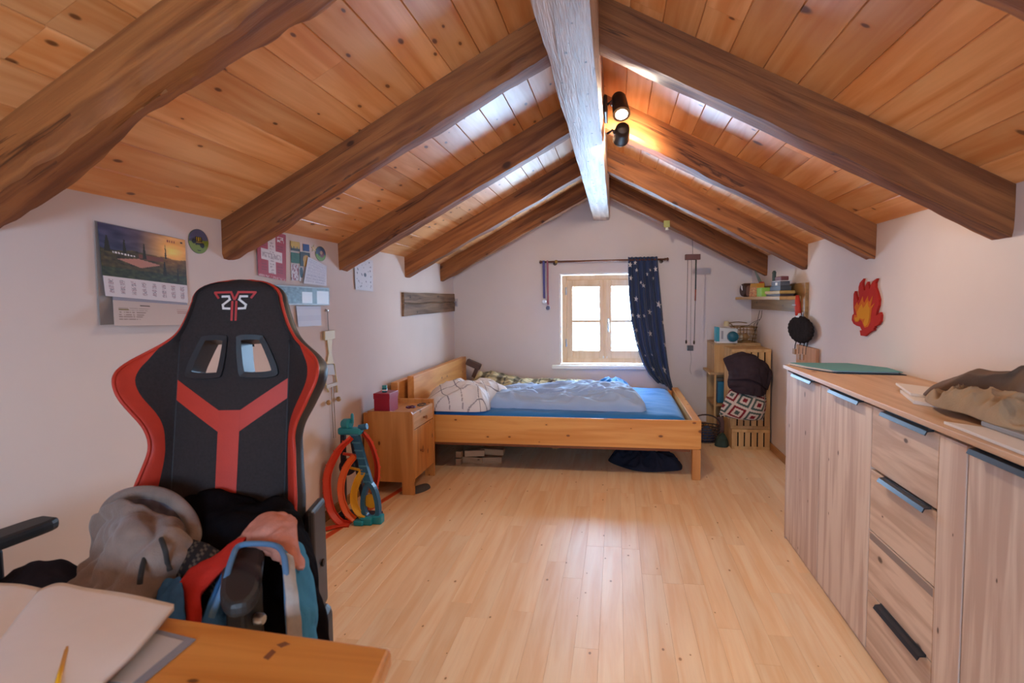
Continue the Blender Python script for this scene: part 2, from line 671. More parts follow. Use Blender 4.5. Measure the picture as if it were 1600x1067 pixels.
old_wood = wood('weathered_plank', '#94745a', '#5e4430', 'Y', 0.75, 1.5, 0.5, 9, 0.05, 0.6, knotcol='#2c1c12', crack=.6)
shelf_wood = wood('shelf_wood', '#a8804e', '#7f5c34', 'Y', 0.55, 1.2, 0.2, 6, 0.05, 0.1)
skirting = wood('skirting_wood', '#b98552', '#9c6a3c', 'Y', 0.5, 1.0, 0.1, 6, 0.05, 0.03)
backing = flat('dark_gap', '#2c1a10', 0.9)
white_paint = flat('white_paint', '#efeae4', 0.6, noise_amt=0.01)
black_metal = flat('black_metal', '#34343a', 0.35, 0.6)
dark_bronze = flat('dark_bronze', '#4a3a2e', 0.4, 0.8)
steel = flat('steel', '#b9b9bc', 0.3, 0.9)
black_plastic = flat('black_plastic', '#222023', 0.45, spec=0.4)
glass = glassmat('window_glass', (0.97, 0.98, 0.98), 0.06)
paper_print = printmat('printed_paper', 0.55)
cloth_print = printmat('printed_cloth', 0.9, 0.1, 0.5, 400)

# ================================================================ the room
XL, XR, YF, YB = -1.70, 1.30, -1.65, 6.20      # wall planes
ZW = 1.655                                       # wall plate height
RX, RZ = -0.18, 2.455                            # ridge line
SL = (RZ - ZW) / (RX - XL)
SR = (RZ - ZW) / (XR - RX)


def ceil_z(x):
    return ZW + (x - XL) * SL if x < RX else ZW + (XR - x) * SR


# floor: a dark screed slab and separate laminate strips
fl = tag(mesh('floor', [(XL - .3, YF - .3, -0.05), (XR + .3, YF - .3, -0.05), (XR + .3, YB + .3, -0.05), (XL - .3, YB + .3, -0.05),
                        (XL - .3, YF - .3, -0.012), (XR + .3, YF - .3, -0.012), (XR + .3, YB + .3, -0.012), (XL - .3, YB + .3, -0.012)], BOXF, backing),
         'pale maple strip laminate floor with satin sheen', kind='structure')
nst = 33
pw = (XR - XL) / nst
rnd = random.Random(3)
for i in range(nst):
    x0 = XL + i * pw
    y = YF
    k = rnd.uniform(0.2, 1.0)
    while y < YB - 0.01:
        y1 = min(YB, y + k)
        if YB - y1 < 0.18: y1 = YB
        g = 0.00015
        c = 0.0005
        a0, a1, b0, b1 = x0 + g, x0 + pw - g, y + g, y1 - g
        v = [(a0, b0, -.012), (a1, b0, -.012), (a1, b1, -.012), (a0, b1, -.012), (a0, b0, -c), (a1, b0, -c), (a1, b1, -c), (a0, b1, -c),
             (a0 + c, b0 + c, 0), (a1 - c, b0 + c, 0), (a1 - c, b1 - c, 0), (a0 + c, b1 - c, 0)]
        f = [(0, 1, 5, 4), (1, 2, 6, 5), (2, 3, 7, 6), (3, 0, 4, 7), (4, 5, 9, 8), (5, 6, 10, 9), (6, 7, 11, 10), (7, 4, 8, 11), (8, 9, 10, 11), (0, 3, 2, 1)]
        mesh('floor_strip', v, f, floor_wood, fl)
        y = y1
        k = rnd.uniform(0.85, 1.25)

# walls
T = 0.30
WL = tag(box('wall_left', (XL - T, YF - T, -0.012), (XL, YB + T, ZW + 0.02), plaster), 'white plastered knee wall on the desk side', kind='structure')
WR = tag(box('wall_right', (XR, YF - T, -0.012), (XR + T, YB + T, ZW + 0.02), plaster), 'white plastered knee wall behind the sideboard', kind='structure')


def gable(name, y, depth, ox0, ox1, oz0, oz1, splay, label):
    """gable wall with a splayed window opening; inner face at y, thickness runs along depth's sign"""
    ys = [y, y + depth]
    vs, f = [], []
    outer = [(XL, -0.012), (XR, -0.012), (XR, ZW + .06), (RX, RZ + .06), (XL, ZW + .06)]
    op = [(ox0, oz0), (ox1, oz0), (ox1, oz1), (ox0, oz1)]
    sp = [(ox0 + splay, oz0), (ox1 - splay, oz0), (ox1 - splay, oz1 - splay), (ox0 + splay, oz1 - splay)]
    for k, o in ((0, op), (1, sp)):
        vs += [(x, ys[k], z) for x, z in outer] + [(x, ys[k], z) for x, z in o]
    for k in (0, 9):
        q = [(0, 1, 6, 5), (1, 2, 7, 6), (2, 3, 7), (3, 8, 7), (3, 4, 8), (4, 0, 5, 8)]
        f += [tuple(i + k for i in t) for t in q]
    for i in range(4):
        j = (i + 1) % 4
        f.append((5 + i, 5 + j, 14 + j, 14 + i))
    for i in range(5):
        j = (i + 1) % 5
        f.append((i, 9 + i, 9 + j, j))
    return tag(fixnormals(mesh(name, vs, f, plaster)), label, kind='structure')


WX0, WX1, WZ0, WZ1 = -0.576, 0.356, 0.625, 1.562
gable('wall_back', YB, 0.30, WX0, WX1, WZ0, WZ1, 0.03, 'white plastered gable wall around the small window')
gable('wall_front', YF, -0.15, -0.50, 0.50, 0.85, 1.75, 0.0, 'white plastered gable wall at the desk end')

# ceiling boards
CE = {}
for side, xa, xb in (('left', XL, RX), ('right', XR, RX)):
    sgn = 1 if side == 'left' else -1
    L = math.hypot(RX - xa, RZ - ZW)
    d = Vector((RX - xa, 0, RZ - ZW)) / L
    nrm = Vector((-d.z * sgn, 0, d.x * sgn))        # up and out of the room
    A = Vector((xa, 0, ZW))
    s = 0.4 / L
    ext0, ext1 = -0.10, L + 0.01
    pts = [A + d * ext0 + nrm * 0.02, A + d * ext1 + nrm * 0.02, A + d * ext1 + nrm * 0.05, A + d * ext0 + nrm * 0.05]
    ce = prism('ceiling', [(p.x, YF - .15, p.z) for p in pts], (0, YB - YF + .45, 0), backing)
    tag(ce, f'{side} slope of the pine board ceiling', kind='structure')
    nb = 13
    w = L / nb
    r2 = random.Random(11 if side == 'left' else 12)
    for i in range(nb):
        cuts = [YF, r2.uniform(-0.8, 1.2), r2.uniform(1.5, 3.2), r2.uniform(3.6, 5.4), YB]
        if i % 2: cuts = [YF, r2.uniform(0.2, 1.6), r2.uniform(2.4, 4.6), YB]
        for k in range(len(cuts) - 1):
            y0, y1 = cuts[k] + .0006, cuts[k + 1] - .0006
            prof = [(0.0006, .019), (0.0006, .003), (.0032, 0), (w - .0032, 0), (w - .0006, .003), (w - .0006, .019)]
            P = [A + d * (i * w + a) + nrm * b for a, b in prof]
            n = len(P)
            v = [(p.x, y0, p.z) for p in P] + [(p.x, y1, p.z) for p in P]
            f = [tuple(range(n)), tuple(range(2 * n - 1, n - 1, -1))] + [(q, q + n, (q + 1) % n + n, (q + 1) % n) for q in range(n)]
            fixnormals(mesh('ceiling_board', v, f, ceil_wood, ce))

# baseboards
tag(box('baseboard_left', (XL, YF, 0), (XL + 0.014, YB, 0.06), skirting, bev=.003), 'low pine skirting along the desk side wall', kind='structure')
tag(box('baseboard_right', (XR - 0.014, YF, 0), (XR, YB, 0.06), skirting, bev=.003), 'low pine skirting along the sideboard wall', kind='structure')
tag(box('baseboard_back', (XL + .014, YB - 0.014, 0), (XR - .014, YB, 0.06), skirting, bev=.003), 'low pine skirting under the window', kind='structure')


# window in the back gable
def casement(name, x0, x1, z0, z1, y, dirn, label, mat, bars):
    W = thing(name, label, None, ((x0 + x1) / 2, y, z0), kind='structure')
    D = 0.06 * dirn
    e = 0.05

    def bar(nm, a, b, par, yo=0.0, th=1.0):
        ya, yb = sorted((y + yo * dirn, y + yo * dirn + D * th))
        return box(nm, (a[0], ya, a[1]), (b[0], yb, b[1]), mat, par, bev=.004)
    bar('frame_post', (x0, z0), (x0 + e, z1), W)
    bar('frame_post', (x1 - e, z0), (x1, z1), W)
    bar('frame_head', (x0 + e, z1 - e), (x1 - e, z1), W)
    bar('frame_sill', (x0 + e, z0), (x1 - e, z0 + e), W)
    xm = (x0 + x1) / 2
    bar('meeting_strip', (xm - .016, z0 + e), (xm + .016, z1 - e), W, -0.024, 0.3)
    for s, (a, b) in enumerate(((x0 + e, xm), (xm, x1 - e))):
        S = bar('sash', (a + .002, z0 + e), (a + .062, z1 - e), W, -0.012)
        bar('sash_stile', (b - .062, z0 + e), (b - .002, z1 - e), S, -0.012)
        bar('sash_rail', (a + .062, z1 - e - .07), (b - .062, z1 - e), S, -0.012)
        bar('sash_rail', (a + .062, z0 + e), (b - .062, z0 + e + .08), S, -0.012)
        zz = [z0 + e + .08]
        zt = z1 - e - .07
        for q in bars:
            zb = z0 + e + .08 + (zt - z0 - e - .08) * q
            bar('glazing_bar', (a + .062, zb - .014), (b - .062, zb + .014), S, -0.008, 0.8)
            zz.append(zb)
        zz.append(zt)
        for k in range(len(zz) - 1):
            yp = y + D * 0.35
            box('pane', (a + .058, min(yp, yp + .004), zz[k] + .004), (b - .058, max(yp, yp + .004), zz[k + 1] - .004), glass, S)
        hx = a - .004 if s == 0 else b + .004
        for hz in (z0 + .17, z1 - .2):
            lathe('hinge', [(.007, 0), (.009, .005), (.009, .075), (.007, .08)], (hx, y - .016 * dirn, hz), steel, S, seg=10)
    return W


win = casement('window_1', WX0 + .018, WX1 - .018, WZ0 + .012, WZ1 - .018, YB + 0.06, 1, 'small pine casement window glowing with daylight', window_wood, (0.46,))
hx = (WX0 + WX1) / 2 + .03
hb = box('window_handle', (hx - .010, YB + .035, 1.0), (hx + .010, YB + .048, 1.10), steel, win, bev=.004)
sweep('lever', [(hx, YB + .036, 1.075), (hx, YB + .012, 1.075), (hx, YB + .004, 1.06), (hx, YB + .004, .965)], circ(.008, 8), steel, hb)
for dx in (-.012, .018):
    box('catch', (hx - .045 + dx, YB + .036, .688), (hx - .030 + dx, YB + .05, .712), white_paint, win, bev=.003)
casement('window_added_fill', -0.50, 0.50, 0.85, 1.75, YF - 0.04, -1, 'assumed unseen casement window behind the desk end, added for soft fill light', window_wood, (0.5,))  # unseen window added behind the camera for soft frontal fill
tag(box('window_sill', (-0.655, YB - .055, .585), (.44, YB + .09, .622), white_paint, bev=.006), 'white sill board under the small gable window', 'window sill')

# ---------------------------------------------------------------- timber
def hewn(name, p0, p1, h, y0, y1, mat, seed, label, group, rough=0.006, wane=0.02, bow=0.0):
    """rough hewn rafter; p0,p1 are (x,z) of its top line ends, h is the vertical depth"""
    n = 90
    prof = []                                   # (across 0..1 , down 0..1) ring with softened lower arrises
    for a in (0, .33, .66, 1): prof.append((a, 0))
    for b in (.3, .6, .86): prof.append((1, b))
    prof += [(.93, 1.0), (.62, 1.0), (.34, 1.0), (.07, 1.0)]
    for b in (.86, .6, .3): prof.append((0, b))
    m = len(prof)
    vs, f = [], []
    for i in range(n + 1):
        t = i / n
        x = p0[0] + (p1[0] - p0[0]) * t
        zt = p0[1] + (p1[1] - p0[1]) * t
        for j, (a, b) in enumerate(prof):
            y = y0 + (y1 - y0) * a
            z = zt - h * b
            q = Vector((x * 3.0 + seed * 7.3, a * 0.7 + seed, b * 0.8))
            e = noise.noise(q) * rough + noise.noise(q * 4.0) * rough * 0.5
            if b > 0.0:
                y += (e + bow * math.sin(t * 3.1)) * (1 if a > .5 else -1) * (0.4 + b)
                if b > .8:
                    low = max(0.0, noise.noise(Vector((x * 2.2 + seed * 3.1, 4.0, seed))) + 0.15)
                    z += noise.noise(q * 2.0 + Vector((0, 9, 0))) * rough * 1.2
                    chip = noise.noise(Vector((x * 16 + seed, a * 3, seed * 2))) * wane * .35
                    y -= chip * (1 if a > .5 else -1)
                    z += abs(chip) * .6
                    if a > .5: y -= wane * low
                    else: y += wane * 0.4 * low
                    if 0 < a < 1 and (a > .8 or a < .2): z += wane * 0.35 * low
            vs.append((x, y, z))
    for i in range(n):
        for j in range(m):
            k = (j + 1) % m
            f.append((i * m + j, i * m + k, (i + 1) * m + k, (i + 1) * m + j))
    f.append(tuple(range(m - 1, -1, -1)))
    f.append(tuple(n * m + j for j in range(m)))
    o = fixnormals(mesh(name, vs, f, mat, None, True))
    sharp_edges(o, 0.55)
    align(o, Matrix.Rotation(-math.atan2(p1[1] - p0[1], p1[0] - p0[0]), 4, 'Y') if p1[0] > p0[0] else Matrix.Rotation(math.atan2(p1[1] - p0[1], p0[0] - p1[0]), 4, 'Y'))
    return tag(o, label, 'beam', group)


BX0, BX1 = -0.232, -0.063
LAB_L = ['thick wavy-edged rafter crossing above the calendar, nearest on the left slope',
         'heavy rafter running down to the wall between round sticker and red cross card',
         'left slope rafter ending above the dotted drawing sheet',
         'left slope rafter ending above the weathered wall plank, second from the window',
         'left slope rafter closest to the window gable wall']
for i, (y, wv) in enumerate(((1.295, .034), (2.40, .024), (3.52, .02), (4.71, .012), (5.72, .008))):
    hewn('rafter', (XL, ceil_z(XL)), (BX0 + .01, ceil_z(BX0 + .01)), 0.165, y, y + (0.14 if i == 0 else .13), beam_wood, i + 1.3, LAB_L[i], 'rafters on the left slope', 0.008, wv)
LAB_R = ['rafter cutting the top right corner of the room, nearest on the right slope',
         'long dark rafter with big knots running down above the flame cutout',
         'right slope rafter lit orange beside the ceiling spotlight',
         'right slope rafter ending above the wall shelf, second from the window',
         'right slope rafter against the window gable wall']
for i, (y, wv) in enumerate(((1.16, .01), (2.27, .008), (3.35, .02), (4.46, .01), (5.58, .008))):
    hewn('rafter', (XR, ceil_z(XR)), (BX1 - .01, ceil_z(BX1 - .01)), 0.172, y, y + .13, beam_wood, i + 21.7, LAB_R[i], 'rafters on the right slope', 0.006, wv)


def ridge():
    n = 90
    prof = [(0, 1), (0, .5), (0, .12), (.05, .02), (.35, 0), (.65, 0), (.95, .02), (1, .12), (1, .5), (1, 1)]
    m = len(prof)
    vs, f = [], []
    for i in range(n + 1):
        y = YF + (YB - YF) * i / n
        for a, b in prof:
            x = BX0 + (BX1 - BX0) * a
            zt = ceil_z(x) + .01
            z = 2.084 + (zt - 2.084) * b
            q = Vector((a * 2, y * 2.6, b * 2))
            e = noise.noise(q) * .006 + noise.noise(q * 3.3) * .003
            if b < .9:
                if a < .2: x += e
                if a > .8: x += noise.noise(q + Vector((7, 0, 0))) * .006
                if b < .1: z += e * .8
            vs.append((x, y, z))
    for i in range(n):
        for j in range(m):
            k = (j + 1) % m
            f.append((i * m + j, i * m + k, (i + 1) * m + k, (i + 1) * m + j))
    f.append(tuple(range(m - 1, -1, -1)))
    f.append(tuple(n * m + j for j in range(m)))
    o = fixnormals(mesh('ridge_beam', vs, f, ridge_wood, None, True))
    sharp_edges(o, 0.6)
    tag(o, 'greyish adze-hewn ridge beam running along the top of the ceiling', 'beam')


ridge()

# ================================================================ ceiling spotlight
def spotlight():
    y0 = 3.04
    S = thing('ceiling_spotlight', 'double bronze spotlight with one lit head on the ridge beam', 'lamp', (-.05, y0, 2.2))
    box('mounting_plate', (-.060, y0 - .10, 2.175), (-.042, y0 + .10, 2.255), dark_bronze, S, bev=.006)
    shade = flat('lamp_shade_bronze', '#3d3128', 0.4, 0.5)
    bulb = flat('lamp_bulb', '#fff4e0', 0.3, emit='#fff1dc', estr=26.0)
    rim = flat('lamp_rim', '#8d7a64', 0.3, 0.8)
    heads = (((.010, 3.015, 2.262), (.024, 2.945, 2.160), True), ((.030, 3.03, 2.118), (.022, 3.145, 2.098), False))
    for a, b, lit in heads:
        A, B = Vector(a), Vector(b)
        ax = (B - A).normalized()
        L = (B - A).length
        H = lathe('lamp_head', [(.012, -.012), (.028, -.006), (.034, .006), (.036, .03), (.040, L - .004), (.040, L), (.036, L), (.034, L - .012), (.0, L - .012)], A, shade, S, ax, 24)
        lathe('trim_ring', [(.0365, L - .003), (.0415, L - .003), (.0415, L + .002), (.0365, L + .002)], A, rim, H, ax, 24)
        lathe('bulb', [(.0, L - .010), (.030, L - .010), (.034, L - .004), (.026, L + .005), (.012, L + .009), (.0, L + .010)], A, bulb, H, ax, 24)
        mid = A + ax * L * .35
        tube('arm', [(-.045, mid.y, mid.z - .005), (-.02, mid.y, mid.z + .012), (mid.x - .03, mid.y, mid.z)], .006, dark_bronze, S, 8)
        lathe('swivel_joint', [(.0, -.012), (.011, -.012), (.011, .012), (.0, .012)], (mid.x - .034, mid.y, mid.z), dark_bronze, S, (0, 1, 0), 12)
        d = bpy.data.lights.new('bulb_light', 'SPOT')
        d.energy = LAMP_W[0] if lit else LAMP_W[1]
        d.color = (1.0, 0.84, 0.66)
        d.shadow_soft_size = 0.035
        d.spot_size = math.radians(160 if lit else 130)
        d.spot_blend = 0.6
        o = bpy.data.objects.new('bulb_light', d)
        o.location = B + ax * .012
        o.rotation_mode = 'QUATERNION'
        o.rotation_quaternion = (-ax).to_track_quat('Z', 'Y')
        o.parent = S
        o.matrix_parent_inverse = Matrix.Translation(-S.location)
        COL.objects.link(o)


LAMP_W = (46.0, 48.0)
spotlight()

# ================================================================ sideboard
def sideboard():
    S = thing('sideboard', 'long pale oak sideboard with black strip handles along the right wall', 'sideboard', (1.09, 2.2, 0))
    fx, zt = 0.888, 0.935
    YE = 3.372
    box('worktop', (0.872, 0.55, 0.917), (XR - .002, YE, zt), top_oak, S, bev=.002)
    box('end_panel', (fx + .004, YE - .022, 0.0), (XR - .002, YE - .004, 0.916), board_z, S)
    box('carcass', (fx + .022, 0.56, 0.02), (XR - .002, YE - .024, 0.912), backing, S)
    box('plinth', (fx + .012, 0.56, 0.0), (fx + .03, YE - .022, 0.022), board_y, S)

    def handle(y0, y1, z, par, mat=black_metal):
        prof = [(fx - .004, z + .012), (fx - .004, z + .009), (fx - .020, z + .006), (fx - .026, z - .006), (fx - .023, z - .008), (fx - .017, z + .003), (fx, z + .004), (fx, z + .012)]
        return prism('handle', [(x, y0, zz) for x, zz in prof], (0, y1 - y0, 0), mat, par)
    for y0, y1, h0, h1 in ((2.826, 3.350, 2.90, 3.20), (2.284, 2.820, 2.354, 2.665), (1.140, 1.690, 1.20, 1.655)):
        d = box('door', (fx, y0, 0.022), (fx + .019, y1, 0.905), board_z, S, bev=.0015)
        handle(h0, h1, 0.903, d)
    for z0, z1, hm in ((0.691, 0.905, black_metal), (0.466, 0.681, black_metal), (0.245, 0.462, None), (0.022, 0.241, black_metal)):
        d = box('drawer', (fx, 1.834, z0), (fx + .019, 2.278, z1), board_y, S, bev=.0015)
        if hm: handle(1.862, 2.165, z1 - .004, d)
        else: box('finger_strip', (fx - .0012, 1.84, z1 - .028), (fx + .002, 2.270, z1 - .004), flat('grey_strip', '#8d7d78', 0.5), d)
    box('divider_panel', (fx - .002, 1.696, 0.0), (fx + .019, 1.828, 0.905), board_z, S, bev=.0015)
    box('divider_panel', (fx - .002, 0.56, 0.0), (fx + .019, 1.134, 0.905), board_z, S, bev=.0015)


sideboard()

# ================================================================ bed
def bed():
    B = thing('bed', 'low orange pine double bed frame under the window', 'bed', (-0.5, 5.2, 0))
    y0, y1, x0, x1 = 4.36, 6.02, -1.58, 0.592
    box('front_rail', (x0 + .05, y0, .222), (x1, y0 + .032, .428), pine, B, bev=.003)
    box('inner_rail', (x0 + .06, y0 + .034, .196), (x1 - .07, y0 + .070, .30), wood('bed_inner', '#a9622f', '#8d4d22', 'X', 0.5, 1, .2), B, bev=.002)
    box('back_rail', (x0 + .06, y1 - .04, .20), (x1 - .06, y1 - .01, .40), pine, B, bev=.003)
    box('foot_board', (x1 - .058, y0 + .033, .222), (x1, y1 - .01, .428), pine_y, B, bev=.003)
    box('head_board', (x0, y0 + .02, .20), (x0 + .052, y1 - .01, .722), pine_y, B, bev=.003)
    box('head_panel', (x0 - .085, y0 - .105, .30), (x0 - .03, y1 - .01, .69), pine_y, B, bev=.003)
    for lx, ly in ((x1 - .06, y0 + .004), (x1 - .06, y1 - .07), (x0 + .0, y0 + .024), (x0 + .0, y1 - .07)):
        box('leg', (lx, ly, 0), (lx + .058, ly + .05, .221 if lx > 0 else .30), pine_z, B, bev=.003)
    box('centre_leg', (-.55, 5.15, 0), (-.50, 5.20, .20), pine_z, B)
    for k in range(12):
        xx = x0 + .14 + k * .168
        box('slat', (xx, y0 + .07, .262), (xx + .07, y1 - .045, .28), pine_y, B)


bed()
sheet_blue = flat('blue_sheet', '#2a74b8', 0.85, spec=0.15, noise_amt=.12, nscale=5, bump=.25, bscale=60, sheen=.2)
mt = mound('mattress', [(-1.51, 4.41), (-1.0, 4.405), (-.5, 4.405), (0.0, 4.405), (.52, 4.41), (.525, 4.9), (.525, 5.4), (.515, 5.95), (0, 5.96), (-.7, 5.96), (-1.51, 5.95), (-1.515, 5.2)],
           .282, .165, sheet_blue, straight=True, p=22, q=3, amp=.010, scale=5, seed=3, stretch=(1, 1.6, 1), rings=40, seg=140)
tag(mt, 'mattress in a bright blue fitted sheet inside the pine bed', 'mattress')


def duvet_bump(x, y):
    return 0.018 * math.exp(-((x + .05) / .35) ** 2 - ((y - 5.05) / .4) ** 2) + .012 * math.sin(x * 7 + y * 3)


grey_duvet = flat('grey_duvet', '#9fb4d6', 0.85, spec=.15, noise_amt=.06, nscale=4, bump=.2, bscale=90, sheen=.25)
dv = mound('duvet', [(-1.02, 4.66), (-.7, 4.60), (-.3, 4.57), (.0, 4.55), (.205, 4.57), (.215, 4.80), (.19, 5.1), (.13, 5.42), (-.1, 5.50), (-.45, 5.50), (-.9, 5.47), (-1.04, 5.1)],
           .446, .095, grey_duvet, p=9, q=2.2, amp=.058, scale=4.4, seed=14, stretch=(1, 1.5, 1), bump=duvet_bump, rings=60, seg=200, lip=.015)
tag(dv, 'rumpled grey-blue duvet spread over the middle of the bed', 'duvet')


def check_col(x, y):
    n = noise.noise(Vector((x * 5, y * 5, 2))) * .05
    u, v = x * .9 + y * .5 + n, y * .9 - x * .45 + n * 1.3
    if abs((u * 8.5) % 1 - .5) > .474 or abs((v * 8.5) % 1 - .5) > .474: return (132, 126, 134)
    return (222, 216, 216)


pl = mound('pillow', [(-1.50, 4.56), (-1.47, 4.43), (-1.28, 4.405), (-1.04, 4.41), (-.965, 4.50), (-.98, 4.66), (-.88, 4.83), (-.86, 4.98), (-1.02, 5.06), (-1.28, 5.04), (-1.47, 4.90), (-1.515, 4.72)],
           .45, .19, cloth_print, p=2.6, q=1.7, amp=.055, scale=4.6, seed=21, rings=110, seg=360, colorf=check_col, lip=.02)
tag(pl, 'plump crumpled white pillow with thin grey check by the headboard', 'pillow')


def plaid_col(x, y):
    a, b = (x * 6.2) % 1, (y * 7 + .2 * x) % 1
    c = [206, 190, 148]
    if a < .3: c = [122, 112, 92]
    if b < .35: c = [v * .72 for v in c]
    if .45 < a < .5 or .6 < b < .66: c = [70, 66, 72]
    return tuple(c)


bk = mound('plaid_blanket', [(-1.46, 5.90), (-1.42, 5.60), (-1.2, 5.42), (-.85, 5.53), (-.45, 5.58), (-.20, 5.62), (-.14, 5.78), (-.2, 5.93), (-.55, 5.95), (-1.0, 5.94)],
           .447, .075, cloth_print, p=2.4, q=1.6, amp=.035, scale=6, seed=31, rings=50, seg=150, colorf=plaid_col, bump=lambda x, y: .10 * math.exp(-((x + 1.3) / .25) ** 2 - ((y - 5.75) / .2) ** 2))
tag(bk, 'beige and brown plaid blanket pushed against the gable wall', 'blanket')
bl = mound('blue_blanket_fold', [(-.20, 5.60), (-.05, 5.53), (.10, 5.56), (.13, 5.72), (.04, 5.86), (-.14, 5.84), (-.2, 5.72)], .447, .11, sheet_blue, p=2, q=1.5, amp=.03, scale=8, seed=41, rings=36, seg=110)
tag(bl, 'crumpled corner of bright blue bedding under the window', 'bedding')
bxo = thing('bedside_wall_lamp', 'small dark brown box-shaped reading lamp tilted in the bed corner', 'lamp', (-1.44, 5.93, .62))
XF.append(Matrix.Translation((-1.43, 5.93, .648)) @ Matrix.Rotation(math.radians(24), 4, 'Y'))
dkb = flat('dark_brown_box', '#5b3f35', .5)
box('lamp_body', (-.075, -.035, -.028), (.075, .035, .032), dkb, bxo, bev=.006)
box('lamp_foot', (.03, -.02, -.12), (.065, .02, -.029), dkb, bxo, bev=.004)
box('diffuser', (-.06, -.025, -.034), (.02, .025, -.0285), flat('lamp_diffuser_off', '#c9b8ac', .4), bxo)
XF.pop()

# blocks and clothes under the bed
blk = wood('block_wood', '#c9a27c', '#a97d58', 'X', .6, 1.2, .1, 8, .1)
for i, (x, y, z, l, a) in enumerate(((-1.23, 4.56, 0, .045, 85), (-1.23, 4.57, .055, .045, 80), (-1.13, 4.62, 0, .17, -8), (-1.12, 4.63, .052, .16, 14), (-1.0, 4.63, 0, .20, 10), (-.985, 4.70, .05, .19, -6))):
    XF.append(Matrix.Translation((x, y, z)) @ Matrix.Rotation(math.radians(a), 4, 'Z'))
    o = box('wooden_block', (-l / 2, -.022, 0.0), (l / 2, .022, .048), blk, bev=.003)
    XF.pop()
    tag(o, ['short pale block end-on at the floor under the bed head', 'short pale block end-on stacked on top under the bed', 'lower long pale block beside the end-on blocks under the bed',
            'slanted pale block lying across the lower one under the bed', 'lower right pale block of the pile under the bed', 'upper right pale block of the pile under the bed'][i], 'block', 'wooden blocks under the bed')
navy = flat('navy_cloth', '#31313d', .95, spec=.05, noise_amt=.15, nscale=12, bump=.5, bscale=80)
uc = mound('dark_garment', [(-.06, 4.80), (.08, 4.60), (.22, 4.53), (.40, 4.57), (.49, 4.64), (.47, 4.86), (.2, 4.98), (.0, 4.95)], .001, .12, navy, p=2, q=1.4, amp=.06, scale=7, seed=51, rings=36, seg=110)
tag(uc, 'dark navy garment crumpled on the floor under the foot of the bed', 'garment')

# ================================================================ nightstand and what stands on it
def nightstand():
    N = thing('nightstand', 'orange pine nightstand with one drawer and a door beside the bed', 'nightstand', (-1.49, 4.0, 0))
    x0, x1, y0, y1 = -1.645, -1.329, 3.77, 4.245
    for a, b in ((y0, y0 + .022), (y1 - .022, y1)):
        pts = [(x0, 0.085), (x1 - .085, .085), (x1 - .085, 0), (x1, 0), (x1, .545), (x1 - .012, .562), (x0, .562)]
        if a > 4: pts = [(x0, 0.085), (x1 - .075, .085), (x1 - .075, 0), (x1, 0), (x1, .575), (x0, .575)]
        prism('side_panel', [(x, a, z) for x, z in pts], (0, b - a, 0), pine_z, N, bev=.002)
    box('back_panel', (x0 - .035, y0 + .01, .08), (x0 - .001, y1 - .005, .548), pine_z, N, bev=.002)
    box('back_leg', (x0 - .030, y0 + .012, 0), (x0 - .002, y0 + .045, .079), pine_z, N)
    box('back_leg', (x0 - .030, y1 - .045, 0), (x0 - .002, y1 - .012, .079), pine_z, N)
    box('top_board', (x0, y0 + .023, .525), (x1 - .004, y1 - .023, .545), pine_y, N)
    box('body', (x0, y0 + .023, .085), (x1 - .030, y1 - .023, .524), pine_z, N)
    kn = flat('knob_wood', '#9a5c2c', .4)
    d = box('drawer', (x1 - .022, y0 + .026, .438), (x1 - .002, y1 - .026, .548), wood('pale_drawer', '#dcae80', '#c08d5c', 'Y', .4, 1, .1), N, bev=.002)
    lathe('knob', [(.0, 0), (.008, 0), (.007, .010), (.013, .018), (.012, .026), (.0, .028)], (x1 - .001, 4.0, .485), kn, d, (1, 0, 0), 14)
    d = box('door', (x1 - .022, y0 + .026, .10), (x1 - .004, y1 - .026, .432), pine_z, N, bev=.002)
    lathe('knob', [(.0, 0), (.008, 0), (.007, .010), (.013, .018), (.012, .026), (.0, .028)], (x1 - .003, 3.92, .27), kn, d, (1, 0, 0), 14)


nightstand()
redm = flat('red_box', '#a81531', .45, noise_amt=.04)
rb = thing('red_box', 'crimson cube gift box on the nightstand', 'box', (-1.55, 3.90, .546))
box('box_base', (-1.610, 3.80, .5465), (-1.500, 3.96, .648), redm, rb, bev=.002)
box('box_lid', (-1.613, 3.797, .640), (-1.497, 3.963, .678), redm, rb, bev=.002)
jr = thing('small_jar', 'little teal glass jar standing on the red box', 'jar', (-1.555, 3.86, .679))
lathe('jar_body', [(.0, .0), (.016, .0), (.018, .006), (.018, .024), (.014, .029), (.0, .029)], (-1.556, 3.86, .679), flat('teal_glass', '#1f7a86', .15, spec=.6), jr)
lathe('jar_lid', [(.0, .029), (.0165, .029), (.0165, .044), (.014, .047), (.0, .047)], (-1.556, 3.86, .679), flat('teal_lid', '#3aa0a0', .3), jr)
lathe('jar_label', [(.0183, .010), (.0186, .010), (.0186, .019), (.0183, .019)], (-1.556, 3.86, .679), white_paint, jr)
br = flat('bracelet_purple', '#6b1f4f', .5)
o = tube('bracelet', [(-1.43 + .03 * math.cos(a * .39), 4.02 + .035 * math.sin(a * .39), .551 + .002 * math.sin(a * 2)) for a in range(16)], .005, br, None, 8, True)
tag(o, 'purple beaded bracelet lying on the nightstand top', 'bracelet')
o = tube('cord_loop', [(-1.385 + .025 * math.cos(a * .39), 4.13 + .05 * math.sin(a * .39), .550 + .002 * math.sin(a * 3)) for a in range(16)], .004, flat('grey_cord', '#6d5c54', .8), None, 8, True)
tag(o, 'grey brown cord loop lying near the nightstand edge', 'cord')
